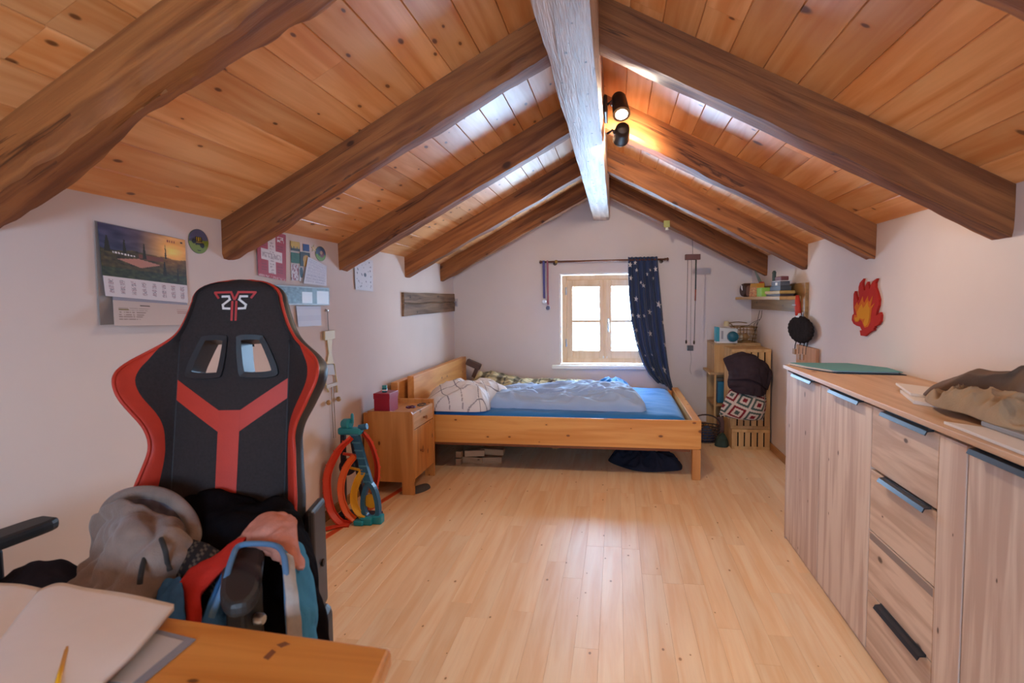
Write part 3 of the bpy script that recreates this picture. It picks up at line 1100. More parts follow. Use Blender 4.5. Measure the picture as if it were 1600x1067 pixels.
lathe_sl = mound('slipper', [(-1.375, 3.80), (-1.335, 3.79), (-1.29, 3.85), (-1.27, 3.93), (-1.29, 3.97), (-1.325, 3.95), (-1.37, 3.87)], .001, .035, flat('grey_felt', '#4b4746', .95, bump=.4), p=3, q=2, amp=.002, scale=10, rings=16, seg=56)
tag(lathe_sl, 'dark grey felt slipper lying before the nightstand', 'slipper')

# ================================================================ toy track tower
def toy_track():
    Tn = thing('toy_race_track', 'folded toy race track with orange loops and blue tower by the wall', 'toy', (-1.5, 3.28, 0))
    blue = flat('toy_blue', '#23678f', .4)
    teal = flat('toy_teal', '#1f97ab', .35)
    dark = flat('toy_dark', '#2a2c3e', .5)
    red = flat('toy_red', '#d9442c', .45)
    orange = flat('toy_orange', '#e8662a', .45)
    yellow = flat('toy_yellow', '#e8b123', .45)
    top = Vector((-1.555, 3.33, .56))
    # front leaning leg, made as a ladder beam
    a, b = Vector((-1.535, 3.32, .525)), Vector((-1.425, 3.27, .215))
    leg = sweep('tower_leg', [a, b], rect(.022, .016), blue, Tn, up=(0, 1, 0), smooth=False)
    for k in range(7):
        p = a + (b - a) * ((k + .5) / 7)
        sweep('rib', [p + Vector((-.026, -.018, .006)), p + Vector((.026, -.018, .006))], rect(.003, .004), flat('toy_light_%d' % k, '#4a8fb0', .4), leg, up=(0, 0, 1), smooth=False)
    # lower foot ring with a round window
    ring = spline([(-1.425, 3.262, .235), (-1.395, 3.262, .20), (-1.375, 3.262, .12), (-1.375, 3.258, .05), (-1.41, 3.255, .03), (-1.45, 3.255, .05), (-1.462, 3.258, .12), (-1.45, 3.262, .19)], 5, True)
    sweep('foot_ring', ring, rect(.012, .02), blue, Tn, closed=True, up=(0, 1, 0), smooth=False)
    lathe('round_panel', [(.0, 0), (.042, 0), (.042, .008), (.0, .008)], (-1.418, 3.268, .128), yellow, Tn, (0, -1, 0), 24)
    for x, y, z, sx, sy, sz in ((-1.43, 3.235, .0, .035, .03, .045), (-1.375, 3.26, .0, .03, .03, .05), (-1.47, 3.215, .0, .03, .025, .03)):
        box('foot_clip', (x - sx, y - sy, z), (x + sx, y + sy, z + sz), teal, Tn, bev=.008)
    # rear legs against the wall
    sweep('rear_leg', [(-1.64, 3.37, .0), (-1.63, 3.37, .51)], rect(.013, .013), dark, Tn, up=(0, 1, 0), smooth=False)
    sweep('rear_leg', [(-1.50, 3.38, .0), (-1.575, 3.38, .46)], rect(.012, .012), dark, Tn, up=(0, 1, 0), smooth=False)
    box('base_beam', (-1.655, 3.28, .0), (-1.40, 3.40, .022), dark, Tn, bev=.004)
    lathe('motor_wheel', [(.0, 0), (.05, 0), (.05, .03), (.0, .03)], (-1.60, 3.37, .30), dark, Tn, (0, -1, 0), 20)
    # head
    box('tower_head', (-1.635, 3.30, .505), (-1.49, 3.36, .548), teal, Tn, bev=.012)
    lathe('head_gear', [(.0, 0), (.026, 0), (.032, .01), (.032, .05), (.022, .06), (.0, .06)], (-1.610, 3.335, .566), teal, Tn, (1, -.3, .1), 18)
    lathe('head_pin', [(.0, 0), (.010, 0), (.009, .05), (.004, .058), (.0, .058)], (-1.548, 3.325, .575), teal, Tn, (0, 0, 1), 10)
    lathe('end_cap', [(.0, 0), (.018, 0), (.018, .05), (.0, .05)], (-1.505, 3.325, .548), blue, Tn, (1, 0, .2), 14)

    def loop(nm, pts, w, mat):
        P = spline(pts, 8)
        prof = [(-w, -.004), (w, -.004), (w, .009), (w - .005, .009), (w - .005, .0), (-w + .005, .0), (-w + .005, .009), (-w, .009)]
        # the channel faces into the loop
        c = Vector((-1.50, 3.30, .28))
        ups = []
        n = len(P)
        vs, f = [], []
        m = len(prof)
        for i in range(n):
            t = (P[min(i + 1, n - 1)] - P[max(i - 1, 0)]).normalized()
            u = (c - P[i])
            u.y = -.11
            u = (u - t * u.dot(t)).normalized()
            s = t.cross(u)
            for aa, bb in prof: vs.append(P[i] + s * aa + u * bb)
        for i in range(n - 1):
            for j in range(m):
                k = (j + 1) % m
                f.append((i * m + j, i * m + k, (i + 1) * m + k, (i + 1) * m + j))
        f.append(tuple(range(m)))
        f.append(tuple((n - 1) * m + j for j in range(m)))
        o = fixnormals(mesh(nm, vs, f, mat, Tn, False))
        for i in range(4, n - 3, 5):
            t = (P[i + 1] - P[i - 1]).normalized()
            u = (c - P[i]); u.y = -.11
            u = (u - t * u.dot(t)).normalized()
            s = t.cross(u)
            q = P[i] - u * .005
            sweep('track_rib', [q - s * w, q + s * w], rect(.003, .006), mat, o, up=tuple(u), smooth=False)
    loop('track_loop', [(-1.535, 3.28, .50), (-1.60, 3.24, .43), (-1.655, 3.21, .31), (-1.66, 3.20, .19), (-1.63, 3.19, .08), (-1.57, 3.18, .02), (-1.52, 3.19, .012)], .024, red)
    loop('track_loop', [(-1.49, 3.34, .52), (-1.455, 3.36, .46), (-1.43, 3.37, .38), (-1.42, 3.38, .30), (-1.43, 3.38, .20), (-1.46, 3.37, .10), (-1.50, 3.36, .04)], .022, red)
    loop('track_loop', [(-1.52, 3.28, .39), (-1.56, 3.25, .33), (-1.585, 3.23, .24), (-1.58, 3.22, .15), (-1.545, 3.21, .07), (-1.50, 3.21, .03)], .020, orange)
    loop('track_loop', [(-1.465, 3.27, .30), (-1.49, 3.25, .25), (-1.51, 3.24, .18), (-1.505, 3.23, .11), (-1.475, 3.23, .06), (-1.44, 3.235, .045)], .020, yellow)
    sweep('cross_bar', [(-1.60, 3.30, .395), (-1.48, 3.29, .385)], rect(.007, .007), red, Tn, up=(0, 0, 1), smooth=False)
    sweep('cross_bar', [(-1.56, 3.29, .315), (-1.47, 3.275, .305)], rect(.006, .006), yellow, Tn, up=(0, 0, 1), smooth=False)
    sweep('exit_ramp', [(-1.66, 3.07, .006), (-1.60, 3.13, .012), (-1.53, 3.19, .014)], rect(.020, .003), red, Tn, up=(0, 0, 1), smooth=False)


toy_track()
o = prism('orange_track_strip', [(-1.655, 2.60, .0), (-1.620, 2.60, .0), (-1.42, 4.05, .0), (-1.455, 4.05, .0)], (0, 0, .004), flat('strip_orange', '#d2552a', .45))
tag(o, 'flat orange toy track strip lying on the floor along the left wall', 'track')

# ================================================================ gaming chair
def interp(t, xs, ys):
    if t <= xs[0]: return ys[0]
    for i in range(len(xs) - 1):
        if t <= xs[i + 1]:
            k = (t - xs[i]) / (xs[i + 1] - xs[i])
            return ys[i] + (ys[i + 1] - ys[i]) * k
    return ys[-1]


def smooth_table(pairs):
    xs = [p[0] for p in pairs]
    ys = [p[1] for p in pairs]

    def f(t):
        s = 0.012
        return sum(interp(t + d * s, xs, ys) * w for d, w in ((-2, .1), (-1, .22), (0, .36), (1, .22), (2, .1)))
    return f


CH_BASE = Vector((-1.03, 1.40, 0.50))
CH_ROT = Matrix.Rotation(math.radians(12), 4, 'Z')
CH_BACK = Matrix.Translation(CH_BASE) @ CH_ROT @ Matrix.Rotation(math.radians(-12), 4, 'X')
CH_SEAT = Matrix.Translation(CH_BASE) @ CH_ROT
w_tab = [(0, .225), (.10, .222), (.20, .215), (.28, .210), (.32, .203), (.36, .196), (.40, .190), (.43, .188), (.47, .200), (.50, .222), (.54, .246), (.575, .262), (.61, .264), (.64, .246), (.665, .216), (.685, .190), (.705, .168), (.74, .148), (.78, .134), (.81, .124)]
w_raw = smooth_table(w_tab)


def half_w(b):
    if b <= .81: return w_raw(b)
    t = min(1.0, (b - .81) / (.882 - .81))
    return 0.124 * math.sqrt(max(0.0, 1 - t ** 2.3))


red_raw = smooth_table([(0, .185), (.20, .178), (.31, .170), (.36, .165), (.40, .163), (.45, .165), (.48, .172), (.505, .184), (.525, .198), (.55, .214), (.585, .228), (.625, .222), (.65, .205), (.675, .195), (.69, .185), (.71, .165)])
wing_raw = smooth_table([(0, .12), (.15, .12), (.30, .09), (.40, .055), (.46, .075), (.54, .12), (.60, .115), (.66, .05), (.72, .01), (.9, 0)])


def pan_w(b):
    return min(0.152, half_w(b) * 0.92)


def red_w(b):
    return min(red_raw(b), half_w(b) - 0.004) if b < .69 else half_w(b) - .0035


def fwd(a, b):
    """how far the cushion stands towards the sitter at (a, b)"""
    w, p = half_w(b), pan_w(b)
    x = abs(a)
    c = 0.014 * (1 - min(1, x / max(p, .01)) ** 2) + .010
    if x > p and w > p:
        t = (x - p) / (w - p)
        c += wing_raw(b) * (t ** 1.4) + .012 * math.sin(math.pi * min(1, t * 1.1))
    # rounded top edge
    if b > .84: c -= .03 * ((b - .84) / .042) ** 2
    e = (w - x)
    if e < .012: c -= .010 * (1 - max(0, e) / .012) ** 2
    return c


def CP(a, b, o=0.0):
    return (a, -(fwd(a, b) + o), b)


HOLE_R = [(.020, .711), (.074, .712), (.090, .699), (.124, .622), (.116, .596), (.040, .594), (.022, .610), (.013, .692)]
HOLE_IN = [(.030, .698), (.068, .699), (.078, .690), (.106, .624), (.101, .611), (.046, .609), (.036, .618), (.026, .688)]


def inside(poly, x, y):
    r = False
    n = len(poly)
    for i in range(n):
        x1, y1 = poly[i]
        x2, y2 = poly[(i + 1) % n]
        if (y1 > y) != (y2 > y) and x < (x2 - x1) * (y - y1) / (y2 - y1) + x1: r = not r
    return r


def gaming_chair():
    G = thing('gaming_chair', 'black and red racing style gaming chair piled with clothes', 'chair', (-0.98, 1.2, 0))
    XF.append(CH_BACK)
    black = flat('chair_black_fabric', '#332b2a', .85, spec=.2, noise_amt=.12, nscale=150, bump=.3, bscale=350)
    black2 = flat('chair_black_leather', '#262123', .5, spec=.4, bump=.15, bscale=260)
    redl = flat('chair_red_leather', '#b8321f', .55, spec=.4, noise_amt=.04, bump=.12, bscale=260)
    rows = [.88 * (1 - (1 - j / 110) ** 1.0) for j in range(111)]
    rows = [-.02 + (.8805 + .02) * j / 120 for j in range(121)]
    nP = 30
    mid = [(.072 + 0, .655)]

    def strip(nm, fa, fb, n, mat, par, holes=False, off=0.0, rng=None, back=False, colf=None):
        vs, f = [], []
        rr = [b for b in rows if rng is None or rng[0] <= b <= rng[1]]
        for b in rr:
            a0, a1 = fa(b), fb(b)
            for i in range(n + 1):
                a = a0 + (a1 - a0) * i / n
                if back:
                    x, z = a, b
                    w = half_w(b)
                    dep = .085 * (1 - .55 * (abs(a) / max(w, .01)) ** 4) + (-.03 if b > .8 else 0) * ((b - .8) / .08 if b > .8 else 0)
                    vs.append((x * 1.02, dep - fwd(a, b) * .75, z))
                else:
                    vs.append(CP(a, b, off))
        for j in range(len(rr) - 1):
            for i in range(n):
                if holes:
                    a0, a1 = fa(rr[j]), fb(rr[j])
                    ac = abs(a0 + (a1 - a0) * (i + .5) / n)
                    bc = (rr[j] + rr[j + 1]) / 2
                    mx, my = .066, .655
                    if inside([(mx + (x - mx) * .88, my + (y - my) * .88) for x, y in HOLE_R], ac, bc): continue
                q = j * (n + 1) + i
                f.append((q, q + 1, q + n + 2, q + n + 1))
        return mesh(nm, vs, f, mat, par, True)
    strip('centre_panel', lambda b: -pan_w(b), pan_w, 60, black, G, True)
    for s in (-1, 1):
        strip('side_bolster', lambda b: s * pan_w(b), lambda b: s * red_w(b), 10, black, G)
        strip('red_wing', lambda b: s * red_w(b), lambda b: s * half_w(b), 10, redl, G, rng=(-.03, .70))
        # seam line between panel and bolster
        tube('seam', [CP(s * pan_w(b), b, -.0005) for b in [.0 + .7 * k / 50 for k in range(51)]], .0022, black2, G, 6)
    strip('back_shell', lambda b: -half_w(b), half_w, 60, black2, G, True, back=True)
    # side wall from cushion edge to shell
    vs, f = [], []
    edge = [(-half_w(b), b) for b in rows] + [(half_w(b), b) for b in reversed(rows)]
    for a, b in edge:
        w = half_w(b)
        dep = .085 * (1 - .55) + (-.03 * ((b - .8) / .08) if b > .8 else 0)
        p0 = Vector(CP(a, b))
        p2 = Vector((a * 1.02, dep - fwd(a, b) * .75, b))
        for k in range(5):
            t = k / 4
            p = p0.lerp(p2, t)
            p.x += math.copysign(.012, a) * math.sin(math.pi * t) if abs(a) > .001 else 0
            vs.append(p)
    for i in range(len(edge) - 1):
        for k in range(4):
            f.append((i * 5 + k, i * 5 + k + 1, i * 5 + 5 + k + 1, i * 5 + 5 + k))
    mesh('side_band', vs, f, black2, G, True)
    pip = [CP(a * .995, b, .002) for a, b in edge]
    tube('red_piping', pip, .0048, redl, G, 8)
    # red Y inlay
    def overlay(nm, poly, mat, par, off=.0016):
        """quad strips given as pairs of rails"""
        (l0, l1), (r0, r1) = poly
        n, m = 24, 8
        vs, f = [], []
        for i in range(n + 1):
            t = i / n
            for k in range(m + 1):
                s = k / m
                a = (l0[0] * (1 - t) + l1[0] * t) * (1 - s) + (r0[0] * (1 - t) + r1[0] * t) * s
                b = (l0[1] * (1 - t) + l1[1] * t) * (1 - s) + (r0[1] * (1 - t) + r1[1] * t) * s
                vs.append(CP(a, b, off))
        for i in range(n):
            for k in range(m):
                q = i * (m + 1) + k
                f.append((q, q + 1, q + m + 2, q + m + 1))
        return mesh(nm, vs, f, mat, par, True)
    for s in (-1, 1):
        overlay('red_inlay', (((s * .151, .592), (s * .029, .505)), ((s * .151, .536), (s * .029, .447))), redl, G)
    overlay('red_inlay', (((-.029, .505), (-.027, -.01)), ((.029, .505), (.027, -.01))), redl, G, .0018)
    # emblem: red T with white S figures
    wt = flat('emblem_white', '#d9d3cf', .6)
    rd = flat('emblem_red', '#b03030', .6)
    def strokes(nm, segs, mat, wd, par):
        for (p, q) in segs:
            d = Vector((q[0] - p[0], q[1] - p[1]))
            nrm = Vector((-d.y, d.x)).normalized() * wd
            e = d.normalized() * wd * .9
            p2, q2 = (p[0] - e.x, p[1] - e.y), (q[0] + e.x, q[1] + e.y)
            overlay(nm, (((p2[0] + nrm.x, p2[1] + nrm.y), (q2[0] + nrm.x, q2[1] + nrm.y)), ((p2[0] - nrm.x, p2[1] - nrm.y), (q2[0] - nrm.x, q2[1] - nrm.y))), mat, par, .0022)
    strokes('emblem_stroke', [((-.056, .836), (-.010, .836)), ((.010, .836), (.056, .836)), ((-.056, .835), (-.046, .821)), ((.056, .835), (.046, .821)), ((-.010, .836), (-.001, .816)), ((.010, .836), (.001, .816)), ((-.0055, .808), (-.0055, .757)), ((.0055, .808), (.0055, .757))], rd, .0030, G)
    s_fig = [((.034, .824), (.016, .824)), ((.016, .824), (.013, .815)), ((.013, .815), (.032, .800)), ((.032, .800), (.030, .790)), ((.030, .790), (.013, .789))]
    strokes('emblem_stroke', s_fig, wt, .0030, G)
    strokes('emblem_stroke', [((-p[0], p[1]), (-q[0], q[1])) for p, q in s_fig], wt, .0030, G)
    # harness openings
    for s in (-1, 1):
        n = len(HOLE_R)
        o2 = spline([(x, y, 0) for x, y in HOLE_R], 5, True)
        i2 = spline([(x, y, 0) for x, y in HOLE_IN], 5, True)
        m = len(o2)
        vs, f = [], []
        for P, off in ((o2, .001), (o2, .010), (i2, .008), (i2, -.075)):
            for p in P:
                q = Vector(CP(s * p.x, p.y, off))
                vs.append(q)
        for k in range(3):
            for i in range(m):
                j = (i + 1) % m
                f.append((k * m + i, k * m + j, (k + 1) * m + j, (k + 1) * m + i))
        o = fixnormals(mesh('harness_bezel', vs, f, black_plastic, G, True))
        sharp_edges(o, .8)
    XF.pop()
    # seat, column, star base
    XF.append(CH_SEAT)
    st = box('seat', (-.25, -.50, -.13), (.25, -.02, -.02), black2, G, bev=.035, seg=4)
    for s in (-1, 1):
        box('seat_bolster', (s * .255 - .045, -.50, -.12), (s * .255 + .045, -.03, .015), black2, G, bev=.03, seg=3)
        box('recline_plate', (s * .250 - .012, -.07, -.03), (s * .250 + .012, .05, .262), black_plastic, G, bev=.016, seg=3)
    lathe('plate_bolt', [(0, 0), (.010, 0), (.010, .004), (0, .004)], (.263, -.005, .10), backing, G, (1, 0, 0), 12)
    box('seat_mechanism', (-.11, -.36, -.19), (.11, -.12, -.131), black_plastic, G, bev=.01)
    lathe('gas_column', [(.0, -.40), (.028, -.40), (.028, -.28), (.018, -.28), (.018, -.19), (.0, -.19)], (0, -.24, 0), black_plastic, G)
    for k in range(5):
        a = k * 2 * math.pi / 5 + .3
        d = Vector((math.cos(a), math.sin(a), 0))
        c = Vector((0, -.24, 0))
        sweep('base_leg', [c + d * .02 + Vector((0, 0, -.395)), c + d * .20 + Vector((0, 0, -.405)), c + d * .31 + Vector((0, 0, -.432))], rect(.028, .018), black_plastic, G, up=(0, 0, 1), smooth=False, scale=[1, .9, .65])
        e = c + d * .30
        t = Vector((-d.y, d.x, 0))
        lathe('caster', [(.0, -.024), (.022, -.024), (.026, -.018), (.026, .018), (.022, .024), (.0, .024)], (e.x, e.y, -.4735), black_plastic, G, tuple(t), 16)
    XF.pop()

    def armrest(back, front, w0, w1, post_at, side):
        A, B = Vector(back), Vector(front)
        d = (B - A).normalized()
        s = Vector((d.y, -d.x, 0))
        out = []
        L = (B - A).length
        N = 14
        for i in range(N + 1):
            t = i / N
            out.append((t, 1))
        ring = []
        for t in [k / 12 for k in range(13)]:
            w = (w0 * (1 - t) + w1 * t) / 2 * math.sqrt(max(0.05, 1 - max(0, (t - .75) / .25) ** 2 * .8 - max(0, (.15 - t) / .15) ** 2 * .5))
            ring.append((t, w))
        P = [A + d * L * t + s * w for t, w in ring] + [A + d * L * t - s * w for t, w in reversed(ring)]
        pad = prism('armrest_pad', [tuple(p) for p in P], (0, 0, -.030), flat('pad_rubber', '#2b2725', .5, spec=.4, bump=.1), G, bev=.010)
        c = Vector(post_at)
        box('armrest_post', (c.x - .022, c.y - .034, .36), (c.x + .022, c.y + .034, A.z - .031), black_plastic, G, bev=.008)
        box('armrest_bracket', (min(c.x, c.x - side * .14), c.y - .03, .335), (max(c.x, c.x - side * .14), c.y + .03, .36), black_plastic, G, bev=.004)
    armrest((-.825, 1.20, .755), (-.668, .945, .755), .085, .066, (-.735, 1.06), 1)
    armrest((-1.425, 1.285, .755), (-1.455, .98, .755), .075, .085, (-1.44, 1.12), -1)
    lathe('armrest_button', [(0, 0), (.012, 0), (.012, .014), (.009, .018), (0, .018)], (-.712, 1.06, .66), steel, G, (1, 0, 0), 14)


gaming_chair()

# clothes on the chair (each garment its own thing)
hood_g = flat('hoodie_grey', '#857065', .95, spec=.05, noise_amt=.12, nscale=25, bump=.5, bscale=220, sheen=.2)
H = thing('grey_hoodie', 'taupe grey hoodie with dark drawstrings heaped on the chair seat', 'hoodie', (-1.041, 1.100, 0.664))
patch('hoodie_body', [
    [(-1.272, 1.280, 0.753), (-1.176, 1.230, 0.811), (-1.089, 1.210, 0.807), (-1.014, 1.210, 0.787), (-0.987, 1.240, 0.742)],
    [(-1.250, 1.240, 0.724), (-1.103, 1.150, 0.783), (-1.011, 1.120, 0.797), (-0.953, 1.130, 0.782), (-0.960, 1.200, 0.734)],
    [(-1.228, 1.190, 0.691), (-1.080, 1.110, 0.745), (-0.985, 1.080, 0.767), (-0.936, 1.090, 0.757), (-0.943, 1.150, 0.731)],
    [(-1.199, 1.130, 0.674), (-1.079, 1.080, 0.706), (-0.993, 1.060, 0.722), (-0.941, 1.070, 0.722), (-0.940, 1.110, 0.716)],
    [(-1.224, 1.100, 0.636), (-1.079, 1.050, 0.665), (-0.991, 1.030, 0.676), (-0.938, 1.040, 0.675), (-0.935, 1.090, 0.677)],
    [(-1.219, 1.100, 0.548), (-1.095, 1.060, 0.575), (-1.006, 1.040, 0.588), (-0.951, 1.050, 0.593), (-0.939, 1.090, 0.599)]], hood_g, H, 80, 80, .012, .030, 8, 3.0)
lining = flat('hood_lining', '#7a6f76', .95, spec=.05, noise_amt=.5, nscale=14)
patch('hood_lining', [
    [(-1.265, 1.285, 0.771), (-1.200, 1.285, 0.814), (-1.118, 1.285, 0.824), (-1.029, 1.270, 0.785)],
    [(-1.262, 1.285, 0.752), (-1.184, 1.285, 0.775), (-1.112, 1.285, 0.776), (-1.016, 1.265, 0.756)],
    [(-1.226, 1.250, 0.744), (-1.141, 1.235, 0.740), (-1.067, 1.230, 0.741), (-0.994, 1.240, 0.729)]], lining, H, 30, 24, .006, .010, 16, 5.0)
tube('hood_rim', spline([(-1.269, 1.280, 0.748), (-1.258, 1.290, 0.786), (-1.204, 1.290, 0.817), (-1.135, 1.290, 0.825), (-1.067, 1.280, 0.812), (-1.011, 1.260, 0.780), (-0.977, 1.230, 0.747), (-0.976, 1.200, 0.728)], 8), .017, hood_g, H, 10)
dkcord = flat('hood_cord', '#2d2825', .9)
tube('drawstring', spline([(-0.946, 1.093, 0.797), (-0.912, 1.063, 0.787), (-0.921, 1.078, 0.753), (-0.916, 1.078, 0.737)], 6), .0055, dkcord, H, 8)
tube('drawstring', spline([(-0.971, 1.078, 0.769), (-0.956, 1.053, 0.762), (-0.936, 1.023, 0.752), (-0.935, 1.018, 0.736)], 6), .0055, dkcord, H, 8)
o = mound('black_trousers', [(-1.50, 1.02), (-1.33, .99), (-1.12, 1.02), (-1.10, 1.2), (-1.25, 1.33), (-1.42, 1.30), (-1.52, 1.16)], .485, .20, navy, p=1.8, q=1.4, amp=.03, scale=8, seed=61, rings=30, seg=84)
tag(o, 'black trousers bunched at the left of the chair seat', 'trousers')
blk_cloth = flat('black_cloth', '#141012', .97, spec=.04, noise_amt=.2, nscale=10, bump=.4, bscale=200)
o = patch('black_jacket', [
    [(-1.142, 1.400, 0.763), (-1.082, 1.410, 0.785), (-1.006, 1.410, 0.788), (-0.926, 1.400, 0.771), (-0.851, 1.390, 0.785), (-0.791, 1.370, 0.751)],
    [(-1.082, 1.330, 0.731), (-0.992, 1.300, 0.760), (-0.920, 1.290, 0.763), (-0.847, 1.290, 0.759), (-0.786, 1.300, 0.761), (-0.744, 1.320, 0.713)],
    [(-1.024, 1.270, 0.701), (-0.940, 1.240, 0.726), (-0.870, 1.230, 0.734), (-0.802, 1.230, 0.739), (-0.728, 1.240, 0.721), (-0.702, 1.270, 0.666)],
    [(-0.987, 1.230, 0.666), (-0.905, 1.200, 0.685), (-0.833, 1.190, 0.701), (-0.761, 1.200, 0.694), (-0.693, 1.200, 0.655), (-0.664, 1.230, 0.612)],
    [(-0.941, 1.190, 0.627), (-0.869, 1.170, 0.642), (-0.800, 1.160, 0.652), (-0.730, 1.170, 0.631), (-0.672, 1.180, 0.594), (-0.640, 1.210, 0.558)],
    [(-0.914, 1.170, 0.557), (-0.851, 1.150, 0.573), (-0.789, 1.150, 0.579), (-0.719, 1.160, 0.557), (-0.666, 1.170, 0.527), (-0.625, 1.200, 0.498)]], blk_cloth, None, 50, 50, .010, .012, 10, 7.0)
tag(o, 'black jacket spread over the chair seat and hanging down its side', 'jacket')


def tweed(u, v):
    return (92, 78, 66) if (int(u * 26) + int(v * 16)) % 2 and (int(u * 13) % 2) else (40, 34, 34)


o = patch('checked_cloth', [
    [(-0.972, 1.200, 0.753), (-0.903, 1.165, 0.756), (-0.857, 1.160, 0.741), (-0.830, 1.180, 0.716)],
    [(-0.972, 1.170, 0.735), (-0.893, 1.125, 0.748), (-0.844, 1.120, 0.736), (-0.821, 1.150, 0.710)],
    [(-0.983, 1.150, 0.709), (-0.895, 1.100, 0.728), (-0.845, 1.100, 0.720), (-0.827, 1.130, 0.696)],
    [(-0.960, 1.120, 0.674), (-0.881, 1.080, 0.693), (-0.832, 1.080, 0.690), (-0.822, 1.120, 0.663)]], cloth_print, None, 52, 32, .008, .004, 10, 9.0, colorf=tweed)
tag(o, 'dark tweed checked cloth between the hoodie and the red cloth', 'cloth')
red_cloth = flat('red_cloth', '#b02c22', .9, spec=.08, noise_amt=.08, nscale=20, bump=.4, bscale=200)
o = patch('red_shirt', [
    [(-0.814, 1.150, 0.768), (-0.809, 1.160, 0.774), (-0.801, 1.170, 0.775)],
    [(-0.840, 1.115, 0.753), (-0.807, 1.090, 0.755), (-0.789, 1.100, 0.754)],
    [(-0.874, 1.090, 0.734), (-0.825, 1.055, 0.736), (-0.800, 1.060, 0.735)],
    [(-0.875, 1.060, 0.717), (-0.829, 1.030, 0.715), (-0.807, 1.035, 0.720)],
    [(-0.845, 1.030, 0.687), (-0.812, 1.010, 0.694), (-0.802, 1.020, 0.702)],
    [(-0.836, 1.020, 0.647), (-0.806, 1.000, 0.661), (-0.802, 1.010, 0.662)]], red_cloth, None, 24, 50, .008, .006, 16, 13.0)
tag(o, 'red shirt twisted across the chair beside the right armrest', 'shirt')
denim = flat('blue_cloth', '#3d6691', .92, spec=.06, noise_amt=.14, nscale=30, bump=.4, bscale=260)
o = patch('blue_shirt', [
    [(-0.942, 1.070, 0.679), (-0.925, 1.080, 0.708), (-0.886, 1.075, 0.722)],
    [(-0.914, 1.030, 0.682), (-0.875, 1.020, 0.710), (-0.838, 1.020, 0.719)],
    [(-0.903, 1.010, 0.670), (-0.851, 0.990, 0.695), (-0.821, 1.000, 0.695)],
    [(-0.894, 1.000, 0.634), (-0.854, 0.990, 0.643), (-0.821, 1.000, 0.641)]], denim, None, 30, 30, .008, .010, 18, 17.0)
tag(o, 'small blue shirt bunched just behind the desk edge', 'shirt')
Bj = thing('blue_jacket', 'sky blue jacket with grey lining draped over the right armrest', 'jacket', (-0.666, 1.100, 0.651))
patch('jacket_front', [
    [(-0.834, 1.165, 0.746), (-0.804, 1.100, 0.744), (-0.789, 1.050, 0.724), (-0.794, 1.030, 0.698), (-0.807, 1.020, 0.663), (-0.814, 1.020, 0.630)],
    [(-0.842, 1.185, 0.749), (-0.801, 1.125, 0.740), (-0.785, 1.080, 0.713), (-0.780, 1.050, 0.682), (-0.786, 1.040, 0.654), (-0.793, 1.040, 0.620)],
    [(-0.842, 1.200, 0.748), (-0.809, 1.150, 0.735), (-0.792, 1.110, 0.705), (-0.779, 1.080, 0.673), (-0.772, 1.060, 0.644), (-0.776, 1.060, 0.610)]], denim, Bj, 40, 20, .007, .008, 14, 19.0)
tube('jacket_collar', spline([(-0.766, 1.000, 0.690), (-0.757, 1.030, 0.743), (-0.773, 1.080, 0.772), (-0.780, 1.115, 0.783), (-0.742, 1.125, 0.786), (-0.692, 1.110, 0.790), (-0.658, 1.080, 0.785), (-0.636, 1.050, 0.758), (-0.617, 1.020, 0.710), (-0.609, 1.010, 0.647)], 7), .0062, flat('collar_blue', '#57738f', .95, spec=.04), Bj, 8)
patch('jacket_side', [
    [(-0.705, 1.150, 0.777), (-0.698, 1.170, 0.775), (-0.695, 1.200, 0.757), (-0.695, 1.220, 0.731)],
    [(-0.662, 1.090, 0.764), (-0.659, 1.120, 0.754), (-0.656, 1.150, 0.731), (-0.662, 1.180, 0.696)],
    [(-0.639, 1.050, 0.732), (-0.631, 1.080, 0.711), (-0.633, 1.120, 0.684), (-0.639, 1.150, 0.648)],
    [(-0.626, 1.030, 0.692), (-0.617, 1.060, 0.674), (-0.617, 1.100, 0.648), (-0.626, 1.130, 0.618)],
    [(-0.620, 1.020, 0.634), (-0.611, 1.050, 0.615), (-0.617, 1.090, 0.590), (-0.623, 1.120, 0.568)]], flat('sky_cloth', '#3f7d9e', .92, spec=.06, noise_amt=.1, nscale=30, bump=.3), Bj, 30, 40, .008, .007, 12, 23.0)
patch('jacket_lining', [
    [(-0.678, 1.100, 0.779), (-0.664, 1.100, 0.776), (-0.660, 1.110, 0.766)],
    [(-0.629, 1.030, 0.749), (-0.619, 1.035, 0.743), (-0.614, 1.045, 0.739)],
    [(-0.615, 1.010, 0.703), (-0.607, 1.020, 0.696), (-0.599, 1.030, 0.691)],
    [(-0.608, 1.000, 0.647), (-0.598, 1.010, 0.642), (-0.590, 1.020, 0.637)]], flat('lining_grey', '#a49a92', .95, spec=.05, noise_amt=.1, nscale=60), Bj, 20, 30, .005, .004, 18, 27.0)
pinkc = flat('salmon_cloth', '#bd7a66', .95, spec=.05, noise_amt=.1, nscale=40, bump=.5, bscale=260)
